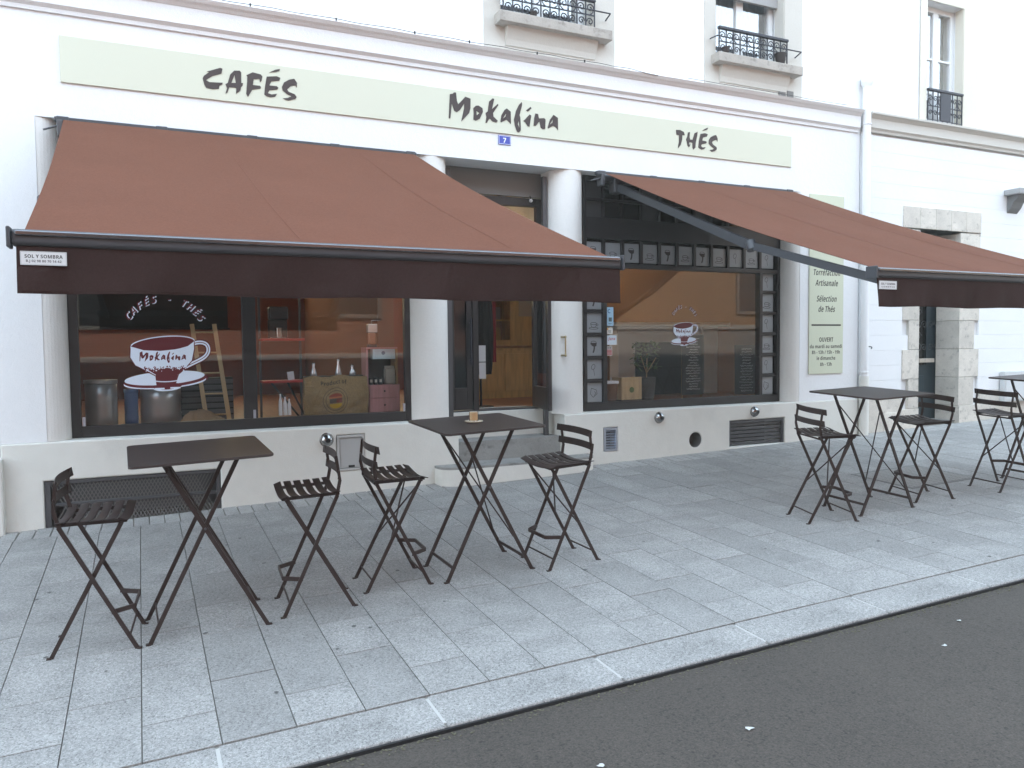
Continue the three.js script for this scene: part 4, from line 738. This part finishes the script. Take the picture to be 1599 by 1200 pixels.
// ---------------------------------------------------------------- things behind the shop windows
{
  const FL = 0.78;
  const drum = (x, z, r, h, m, label, cat, name = 'metal_drum') => { const o = thing(name, label, cat, [x, 0.681, z]); add('body', [new THREE.LatheGeometry([[0, 0], [r, 0], [r, h * 0.3], [r * 1.03, h * 0.32], [r, h * 0.34], [r, h * 0.64], [r * 1.03, h * 0.66], [r, h * 0.68], [r, h - 0.02], [0, h - 0.02]].map(([a, b]) => new THREE.Vector2(a, b)), 36)], m, o); add('lid', [cyl(r * 1.05, 0.035, 0, h - 0.005, 0, 36)], m, o); return o; };
  const tin = flat(0.42, 0.43, 0.43, 0.35, { metalness: 0.6 });
  drum(-0.345, -0.78, 0.135, 0.48, tin, 'grey metal drum at the left end of the left window', 'drum');
  drum(0.17, -1.05, 0.185, 0.42, tin, 'wide grey metal drum under the cup decal', 'drum');
  drum(-0.095, -0.92, 0.06, 0.38, flat(0.07, 0.12, 0.26, 0.5), 'slim blue canister between the two grey drums', 'canister', 'blue_canister');
  const lad = thing('wooden_ladder', 'light wooden ladder leaning inside the left shop window', 'ladder', [0.7, 0.681, -0.7]);
  const A = (s, k) => V(-0.02 + s * 0.105 - 0.10 * k + s * 0.0, 1.02 * k, -0.3 * k);
  for (const s of [1, -1]) add('rail', [bar(A(s, 0), A(s, 1), 0.022, 0.04, V(1, 0, 0))], M.crate, lad);
  for (let k = 0; k < 5; k++) add('rung', [rod(A(-1, 0.12 + k * 0.2), A(1, 0.12 + k * 0.2), 0.009)], M.crate, lad);
  const heap = thing('burlap_heap', 'crumpled heap of burlap at the foot of the ladder', 'burlap', [0.53, 0.681, -0.62]);
  { const g = new THREE.SphereGeometry(0.2, 40, 24), p = g.attributes.position; for (let i = 0; i < p.count; i++) { const n = V(p.getX(i), p.getY(i), p.getZ(i)).normalize(), k = 0.75 + 0.6 * fbm(n.x * 0.5 + 0.5, n.y * 0.5 + n.z * 0.5 + 0.5, 6, 301, 4); p.setXYZ(i, n.x * 0.2 * k, Math.max(0, n.y * 0.17 * k), n.z * 0.12 * k); } g.computeVertexNormals(); add('cloth', [g], M.burlap, heap); }
  const slat = thing('reflection_slats', 'black slats standing in for reflected louvres behind the ladder', 'crate', [0.6, 0.681, -1.5]);  // slats added to imitate stripes of louvres mirrored in the pane
  for (let k = 0; k < 7; k++) add('slat', [rbox(-0.3, 0.3, 0.01 + k * 0.065, 0.055 + k * 0.065, 0.0, 0.018, 0.003, 1)], M.gunmetal, slat);
  add('frame', [box(-0.3, 0.3, 0, 0.46, -0.3, -0.001)], M.blackMatt, slat);
  const board = thing('black_board', 'wide black board hung high behind the cup decal', 'board', [0.2, 2.15, -2.4]);
  add('panel', [rbox(-0.95, 0.75, -0.45, 0.75, 0, 0.03, 0.005)], M.blackMatt, board); add('rim', [rbox(-0.97, 0.77, -0.47, -0.45, 0, 0.035, 0.004)], M.black, board);
  const sh = thing('red_shelf', 'shelf unit with red shelves behind the right pane of left window', 'shelf', [1.38, 0.681, -1.25]);
  for (const y of [0.40, 0.85, 1.32]) add('shelf', [rbox(-0.22, 0.23, y, y + 0.025, -0.12, 0.12, 0.004, 1)], M.red, sh);
  for (const x of [-0.21, 0.22]) add('post', [rbox(x - 0.012, x + 0.012, 0, 1.5, -0.11, -0.09, 0.003, 1)], M.gunmetal, sh);
  add('leg', [bar(V(-0.12, 0.4, 0.05), V(0.18, 0.0, 0.08), 0.02, 0.02), bar(V(0.05, 0.4, 0.05), V(0.24, 0.0, 0.06), 0.02, 0.02)], M.blackMatt, sh);
  const mach = thing('coffee_machine', 'black coffee machine on the red shelf', 'coffee machine', [1.35, 1.557, -1.22]);
  add('body', [rbox(-0.1, 0.1, 0.20, 0.34, -0.08, 0.06, 0.02), rbox(-0.1, 0.1, 0, 0.2, -0.08, -0.03, 0.01)], M.black, mach); add('jug', [cyl(0.04, 0.11, 0, 0.06, 0.02, 20)], M.steel, mach); add('tray', [rbox(-0.09, 0.09, 0, 0.012, -0.02, 0.08, 0.003)], M.steel, mach);
  const card = thing('paper_card', 'white card standing on the lower red shelf', 'card', [1.47, 1.108, -1.2]); add('card', [rbox(-0.035, 0.035, 0, 0.09, 0, 0.003, 0.001, 1)], M.paper, card); card.rotation.z = 0.12;
  for (const [x, h, l] of [[1.24, 0.22, 'leftmost white bottle on the sill left of burlap sack'], [1.285, 0.19, 'middle white bottle on the sill left of burlap sack'], [1.325, 0.17, 'white bottle nearest the burlap sack on the sill']]) { const b = thing('white_bottle', l, 'bottle', [x, 0.785, -0.5]); add('body', [new THREE.LatheGeometry([[0, 0], [0.018, 0], [0.018, h * 0.62], [0.008, h * 0.8], [0.008, h], [0, h]].map(([a, c]) => new THREE.Vector2(a, c)), 16)], M.paper, b); add('cap', [cyl(0.01, 0.012, 0, h, 0, 12)], M.blackMatt, b); }
  // burlap sack
  const sack = thing('burlap_sack', 'flat burlap sack printed Product of with a round emblem', 'sack', [1.79, 0.735, -0.47]);
  const st = canvasTex(640, 400, (g, w, h) => {
    g.fillStyle = '#86704c'; g.fillRect(0, 0, w, h);
    for (let y = 0; y < h; y += 3) for (let x = 0; x < w; x += 3) { const k = rnd(); g.fillStyle = k < 0.5 ? `rgba(50,38,20,${0.4 * rnd()})` : `rgba(230,205,150,${0.2 * rnd()})`; g.fillRect(x, y, 3, 2); }
    g.fillStyle = '#2c2620'; g.font = 'bold 52px sans-serif'; g.textAlign = 'center'; g.fillText('Product of', 290, 80);
    g.strokeStyle = '#3a3128'; g.lineWidth = 4; for (const r of [118, 92]) { g.beginPath(); g.arc(300, 232, r, 0, 7); g.stroke(); }
    g.fillStyle = '#7c2a14'; g.beginPath(); g.ellipse(302, 196, 62, 30, 0, Math.PI, 0); g.fill(); g.fillStyle = '#a8552a'; g.fillRect(242, 198, 120, 10); g.fillStyle = '#4a4038'; g.fillRect(240, 212, 70, 40); g.fillStyle = '#6e2c1c'; g.fillRect(308, 212, 56, 42);
    g.fillStyle = '#b8961c'; g.beginPath(); g.ellipse(300, 262, 60, 44, 0, 0, Math.PI); g.fill();
  });
  { const g = sheet((u, v) => V((u - 0.5) * 0.66 * (1 - 0.02 * Math.sin(v * 9)), 0.43 * v + v * (0.012 * Math.sin(u * 14) - 0.03 * Math.pow(Math.abs(2 * u - 1), 5)), 0.06 * Math.sin(Math.PI * u) * Math.sin(Math.PI * (0.15 + 0.75 * v)) + 0.05 * (fbm(u, v, 5, 411, 3) - 0.5)), 40, 26, 0.02); add('front_cloth', g, std({ map: st, roughness: 1 }), sack); }
  add('back_cloth', [sheet((u, v) => V((0.5 - u) * 0.65, 0.42 * v, -0.03 - 0.05 * Math.sin(Math.PI * u) * Math.sin(Math.PI * (0.1 + 0.8 * v))), 24, 14, 0.01)], M.burlap, sack);
  const stand = thing('display_stand', 'low dark plinth carrying flasks behind the burlap sack', 'stand', [1.8, 0.681, -0.66]); add('top', [rbox(-0.3, 0.3, 0.46, 0.48, -0.1, 0.08, 0.004)], M.blackMatt, stand); add('base', [box(-0.28, 0.28, 0, 0.46, -0.08, 0.06)], M.blackMatt, stand);
  for (const [x, h, l] of [[1.60, 0.13, 'left glass flask standing behind the burlap sack'], [1.853, 0.165, 'tallest glass flask standing behind the burlap sack'], [2.0, 0.10, 'right small glass flask standing behind the burlap sack']]) { const b = thing('glass_flask', l, 'flask', [x, 1.162, -0.64]); add('body', [new THREE.LatheGeometry([[0, 0], [0.036, 0], [0.03, 0.035], [0.013, h * 0.7], [0.016, h]].map(([a, c]) => new THREE.Vector2(a, c)), 20)], flat(0.75, 0.8, 0.85, 0.12, { metalness: 0.6 }), b); add('stopper', [cyl(0.012, 0.02, 0, h, 0, 12)], M.steel, b); }
  // pink drawers, shelf, grinder
  const cab = thing('pink_cabinet', 'small pink cabinet with two drawers right of the sack', 'cabinet', [2.30, 0.681, -0.62]);
  add('carcass', [box(-0.165, 0.175, 0, 0.375, -0.12, 0.10)], M.pink, cab); for (const y of [0.095, 0.24]) { const d = add('drawer', [rbox(-0.155, 0.165, y, y + 0.135, 0.1002, 0.115, 0.004)], M.pink, cab); add('knob', [new THREE.SphereGeometry(0.010, 10, 8).translate(0.005, y + 0.07, 0.122)], M.blackMatt, d); }
  const hut = thing('wooden_hutch', 'open wooden hutch standing on the pink cabinet', 'hutch', [2.30, 1.0565, -0.64]);
  add('side', [box(-0.17, -0.15, 0, 0.375, -0.12, 0.08)], M.pink, hut); add('side', [box(0.15, 0.17, 0, 0.375, -0.12, 0.08)], M.wood, hut); add('top', [box(-0.17, 0.17, 0.376, 0.394, -0.12, 0.08)], M.pink, hut); add('back', [box(-0.149, 0.149, 0, 0.37, -0.12, -0.11)], flat(0.06, 0.045, 0.035, 0.9), hut);
  const bc = thing('blue_box', 'pale blue and white carton on the top of the hutch front', 'box', [2.31, 1.33, -0.60]); add('carton', [rbox(-0.11, 0.13, -0.005, 0.10, -0.06, 0.055, 0.004)], flat(0.42, 0.55, 0.62, 0.6), bc); add('logo', [new THREE.CircleGeometry(0.02, 20).translate(0, 0.06, 0.0565)], flat(0.06, 0.13, 0.22, 0.6), bc);
  for (let k = 0; k < 3; k++) { const j = thing('coffee_jar', ['left dark jar with pale badge on the pink cabinet', 'middle dark jar with pale badge on the pink cabinet', 'right dark jar with pale badge on the pink cabinet'][k], 'jar', [2.175 + 0.05 * k, 1.058, -0.56]); add('body', [cyl(0.021, 0.075, 0, 0.0375, 0, 18)], M.blackMatt, j); add('badge', [new THREE.CylinderGeometry(0.0215, 0.0215, 0.03, 12, 1, true, -0.6, 1.2).translate(0, 0.04, 0)], flat(0.5, 0.47, 0.4, 0.7), j); }
  const box2 = thing('grey_bag', 'pale grey paper bag beside the dark jars', 'bag', [2.385, 1.058, -0.60]); add('bag', [rbox(-0.05, 0.055, 0, 0.17, -0.04, 0.04, 0.012)], flat(0.34, 0.31, 0.26, 0.9), box2); add('fold', [rbox(-0.05, 0.055, 0.17, 0.195, -0.012, 0.012, 0.004)], flat(0.34, 0.31, 0.26, 0.9), box2);
  const gr = thing('coffee_grinder', 'orange and chrome coffee grinder on top of the hutch', 'grinder', [2.21, 1.4515, -0.62]);
  add('base', [rbox(-0.045, 0.045, 0, 0.03, -0.045, 0.045, 0.006)], M.black, gr); add('body', [rbox(-0.035, 0.035, 0.03, 0.15, -0.035, 0.035, 0.012)], flat(0.45, 0.2, 0.11, 0.4), gr); add('head', [rbox(-0.05, 0.055, 0.152, 0.245, -0.04, 0.045, 0.012)], flat(0.6, 0.58, 0.55, 0.25, { metalness: 0.5 }), gr); add('crank', [rod(V(0, 0.245, 0), V(0, 0.28, 0), 0.006), rod(V(0, 0.28, 0), V(0.1, 0.285, 0.0), 0.005)], M.steel, gr);
  // hall seen through the door
  const dr = thing('dresser', 'yellow wooden dresser with glazed shelves seen through the open doorway', 'dresser', [4.95, 0.681, -3.3]);
  const yel = std({ map: tWood(0.66, 0.46, 0.17, 33), roughness: 0.5 });
  add('base_cabinet', [box(-0.55, 0.75, 0, 0.74, -0.3, 0.25)], yel, dr); for (const x of [-0.50, -0.08, 0.34]) add('cupboard_door', [rbox(x, x + 0.38, 0.10, 0.66, 0.2505, 0.27, 0.008)], yel, dr); add('worktop', [rbox(-0.58, 0.78, 0.741, 0.775, -0.3, 0.29, 0.006)], M.wood, dr);
  add('upper_frame', [[-0.5, -0.42, 0.776, 2.1], [0.14, 0.24, 0.776, 2.1], [0.62, 0.72, 0.776, 2.1], [-0.42, 0.14, 0.776, 0.86], [0.24, 0.62, 0.776, 2.0]].map(([a, b, c, d]) => box(a, b, c, d, -0.3, 0.0)), yel, dr); add('back_panel', [box(-0.5, 0.72, 0.78, 2.1, -0.34, -0.301)], M.wood, dr);
  for (const y of [1.15, 1.5, 1.85]) add('shelf', [box(-0.42, 0.14, y, y + 0.02, -0.29, -0.02)], yel, dr);
  const pc = [[0.25, 0.05, 0.04], [0.04, 0.035, 0.03], [0.4, 0.3, 0.1], [0.3, 0.28, 0.24]];
  for (let i = 0; i < 12; i++) { const t = thing('tea_tin', ['on the lowest', 'on the middle', 'on the upper', 'on the topmost'][Math.floor(i / 3)] + ' dresser shelf, ' + ['left', 'middle', 'right'][i % 3] + ' tea tin', 'tin', [4.62 + (i % 3) * 0.15, 1.5415 + [0, 0.31, 0.66, 1.01][Math.floor(i / 3)], -3.45], 'tins on the dresser shelves'); const m = flat(...pc[(i * 7) % 4], 0.5); add('tin', [rbox(-0.055, 0.055, 0, 0.17, -0.05, 0.05, 0.008)], m, t); add('lid', [rbox(-0.05, 0.05, 0.171, 0.19, -0.045, 0.045, 0.005)], m, t); }
  const nt = thing('notice_sheet', 'pale notice sheet pinned on the dresser side', 'notice', [5.38, 1.9, -3.29]); add('sheet', [rbox(-0.15, 0.15, 0, 0.5, 0, 0.004, 0.001, 1)], flat(0.5, 0.42, 0.28, 0.9), nt);
  const jk = thing('dark_jacket', 'dark jacket with red lining hanging just inside the doorway', 'jacket', [3.84, 1.1, -1.5]);
  add('shell', [sheet((u, v) => V(0.17 * Math.sin((u - 0.5) * 2.4) * (0.75 + 0.25 * Math.sin(v * 3)), v * 0.95, 0.09 * Math.cos((u - 0.5) * 2.4) + 0.012 * Math.sin(u * 22)), 30, 12, 0.012)], M.blackMatt, jk); add('lining', [sheet((u, v) => V(0.13 + 0.05 * u, 0.15 + v * 0.75, 0.05 + 0.012 * Math.sin(u * 6)), 6, 10, 0.006)], flat(0.22, 0.02, 0.02, 0.9), jk);
  const hk = thing('coat_stand', 'slim dark coat stand holding the jacket', 'coat stand', [3.84, 0.681, -1.53]); add('pole', [cyl(0.015, 1.5, 0, 0.75, 0, 12)], M.blackMatt, hk); add('foot', [cyl(0.16, 0.02, 0, 0.01, 0, 24)], M.blackMatt, hk);
  for (const [y, l] of [[1.36, 'upper white notice pinned below the hanging jacket'], [1.15, 'lower white notice pinned below the hanging jacket']]) { const p = thing('notice_sheet', l, 'notice', [3.80, y, -1.38]); add('sheet', [rbox(-0.045, 0.045, -0.1, 0.1, 0, 0.003, 0.001, 1)], M.paper, p); }
  // right window display
  const cr = thing('wooden_crate', 'small wooden crate with a stamped emblem in the right window', 'crate', [5.39, 0.681, -0.5]);
  add('front_board', [rbox(-0.145, 0.145, 0.10, 0.375, 0, 0.012, 0.003)], M.crate, cr); add('side_board', [box(-0.145, -0.133, 0.10, 0.37, -0.2, -0.001), box(0.133, 0.145, 0.10, 0.37, -0.2, -0.001), box(-0.13, 0.13, 0.1, 0.11, -0.2, -0.001)], M.crate, cr); add('base', [box(-0.14, 0.14, 0, 0.099, -0.2, 0.0)], M.blackMatt, cr); add('stamp', [new THREE.CircleGeometry(0.035, 24).translate(0, 0.22, 0.0125)], flat(0.10, 0.14, 0.05, 0.9), cr);
  const ck = thing('wicker_basket', 'small brown basket beside the wooden crate', 'basket', [5.10, 0.681, -0.55]); add('basket', [new THREE.LatheGeometry([[0, 0.1], [0.09, 0.1], [0.11, 0.3], [0.1, 0.3], [0.085, 0.11], [0, 0.11]].map(([a, b]) => new THREE.Vector2(a, b)), 24)], flat(0.16, 0.075, 0.035, 0.9), ck); add('lid', [rbox(-0.12, 0.1, 0.301, 0.335, -0.07, 0.07, 0.004)], M.paper, ck); add('base', [box(-0.1, 0.1, 0, 0.099, -0.1, 0.1)], M.blackMatt, ck);
  const pl = thing('pot_plant', 'leafy green pot plant standing in the right window', 'plant', [5.86, 0.681, -0.85]);
  add('pot', [new THREE.LatheGeometry([[0, 0], [0.09, 0], [0.12, 0.35], [0.1, 0.35], [0, 0.33]].map(([a, b]) => new THREE.Vector2(a, b)), 24)], flat(0.05, 0.045, 0.04, 0.7), pl); add('stem', [rod(V(0, 0.33, 0), V(0.01, 0.65, 0), 0.008), rod(V(0, 0.4, 0), V(-0.12, 0.62, 0.05), 0.006), rod(V(0, 0.4, 0), V(0.12, 0.6, 0.04), 0.006)], M.wood, pl);
  const lf = []; for (let i = 0; i < 90; i++) { const a = rr(0, 6.28), r = 0.05 + 0.17 * Math.sqrt(rnd()), y = rr(0.45, 0.8); lf.push(new THREE.SphereGeometry(1, 6, 4).scale(0.045, 0.004, 0.022).rotateZ(rr(-0.9, 0.9)).rotateY(rr(0, 6.28)).translate(r * Math.cos(a), y, 0.5 * r * Math.sin(a))); }
  add('foliage', lf, flat(0.06, 0.10, 0.025, 0.7), pl);
  const chalk = (x, z, w, h, label, seedText) => { const o = thing('chalkboard', label, 'chalkboard', [x, 0.681, z]); const t = canvasTex(256, Math.round(256 * h / w), (g, a, b) => { g.fillStyle = '#161616'; g.fillRect(0, 0, a, b); g.strokeStyle = '#dcdcd6'; g.lineWidth = 4; for (let y = 30; y < b - 20; y += 26) { const n = 30 + hash(y, seedText, 3) * 60; g.beginPath(); for (let x2 = n; x2 < a - n * 0.8; x2 += 5) g.lineTo(x2, y + 7 * (hash(x2, y, seedText) - 0.5) * 2); g.stroke(); } }); add('panel', [rbox(-w / 2, w / 2, 0.09, 0.09 + h, -0.012, 0, 0.003)], M.blackMatt, o); add('slate', quad(-w / 2 + 0.015, w / 2 - 0.015, 0.105, 0.075 + h, 0.0015), std({ map: t, roughness: 0.7 }), o); add('leg', [bar(V(-w / 2 + 0.02, 0, -0.03), V(-w / 2 + 0.02, 0.1 + h * 0.8, -0.02), 0.015, 0.015), bar(V(w / 2 - 0.02, 0, -0.03), V(w / 2 - 0.02, 0.1 + h * 0.8, -0.02), 0.015, 0.015)], M.wood, o); return o; };
  chalk(7.30, -0.62, 0.38, 0.66, 'chalkboard with handwritten lines at the right of the right window', 5);
  chalk(6.68, -0.95, 0.36, 0.80, 'taller chalkboard standing behind the small cup decal', 9);
  const mp = thing('mantelpiece', 'white mantelpiece inside the right shop window', 'mantelpiece', [7.4, 0.681, -2.3]); add('shelf', [rbox(-1.2, 1.0, 1.04, 1.10, -0.2, 0.1, 0.01)], M.winWhite, mp); add('jamb', [rbox(-1.05, -0.75, 0, 1.039, -0.2, 0.04, 0.01)], M.winWhite, mp); add('jamb', [rbox(0.5, 0.8, 0, 1.039, -0.2, 0.04, 0.01)], M.winWhite, mp); add('lintel', [box(-0.749, 0.499, 0.8, 1.039, -0.2, 0.02)], M.winWhite, mp); add('hearth', [box(-0.75, 0.5, 0, 0.8, -0.22, -0.1)], M.blackMatt, mp);
}
// ---------------------------------------------------------------- the street around the picture
const tBrick = (r, g, b, s) => texture(512, 1.0, (u, v) => { const R = 16, row = Math.floor(v * R), x = u * 4.5 * 1 + (row % 2) * 0.5, fx = (u * 4 + (row % 2) * 0.5) % 1, fy = (v * R) % 1, j = fx < 0.045 || fy < 0.14; const k = 0.8 + 0.4 * hash(Math.floor(u * 4 + (row % 2) * 0.5) % 4, row, s); return j ? [0.2, 0.17, 0.13] : [r * k, g * k, b * k]; });
{
  const n = thing('neighbour_house', 'pale rendered neighbouring house cut by the left photo edge', 'house', [0, 0, 0]);
  add('wall', [box(-13, -1.06, -0.7, 4.2, -6.5, 0.0), box(-13, -1.06, 4.2, 10.2, -6.5, -0.0)], M.white, n);
  add('plinth', [rbox(-13, -1.03, -0.7, 0.585, -0.2, 0.10, 0.02)], M.cream, n);
  add('roof', [box(-13, -1.06, 10.2, 10.5, -6.5, 0.25)], flat(0.12, 0.12, 0.13, 0.8), n);
  const opposite = (name, label, x0, x1, base, led, wallM, baseM, H, wins) => {
    const b = thing(name, label, 'house', [0, 0, 0]);
    add('wall', [box(x0, x1, led, H, 12, 18)], wallM, b); add('base', [box(x0, x1, -1.2, led - 0.14, 11.94, 18)], baseM, b); add('ledge', [rbox(x0, x1, led - 0.14, led, 11.86, 12.2, 0.02)], stone(0.26, 0.255, 0.24), b);
    for (const [a, c, y0, y1] of wins) { const w = group('window', b); add('pane', [box(a, c, y0, y1, 11.97, 11.985)], M.darkGlass, w); add('frame', [rbox(a - 0.1, a, y0 - 0.1, y1 + 0.1, 11.93, 12.05, 0.01), rbox(c, c + 0.1, y0 - 0.1, y1 + 0.1, 11.93, 12.05, 0.01), rbox(a, c, y1, y1 + 0.1, 11.93, 12.05, 0.01), rbox(a, c, y0 - 0.1, y0, 11.9, 12.05, 0.01)], stone(0.13, 0.125, 0.115), w); }
    add('roof', [box(x0, x1, H, H + 0.3, 11.8, 18)], flat(0.15, 0.15, 0.16, 0.8), b);
    return b;
  };
  opposite('brick_house', 'red brick house across the street, seen only as reflection in left window', -14, 8.9, 0, 1.3, std({ map: tBrick(0.135, 0.044, 0.026, 3), roughness: 0.9 }), stone(0.14, 0.14, 0.135), 8.2, [[-1.2, 1.6, 2.0, 4.0], [-5.5, -3.6, 2.0, 4.0], [4.4, 5.6, 2.3, 4.2], [-1, 0.4, 5.4, 7.2], [4.4, 5.8, 5.4, 7.2]]);
  opposite('ochre_house', 'ochre brick house across the street, seen only as reflection in right window', 8.95, 30, 0, 2.05, std({ map: tBrick(0.145, 0.080, 0.036, 8), roughness: 0.9 }), stone(0.15, 0.15, 0.147), 8.6, [[10.2, 11.6, 2.4, 4.3], [17.6, 19.2, 2.5, 4.6], [12.5, 13.7, 5.6, 7.4], [17.5, 18.7, 5.6, 7.4]]);
  const op = struct(group('opposite_pavement')); const g = add('paving', [box(-14, 30, -0.25, 0.0, 9.85, 11.95)], M.slab[0], op); g.position.y = -0.36; g.rotation.z = Math.atan(GB) * 0.6;
}
scene.fog = new THREE.FogExp2(0xfff4e4, 0.0038);  // thin haze added to lift the darks, standing in for lens glare
renderer.render(scene, camera);
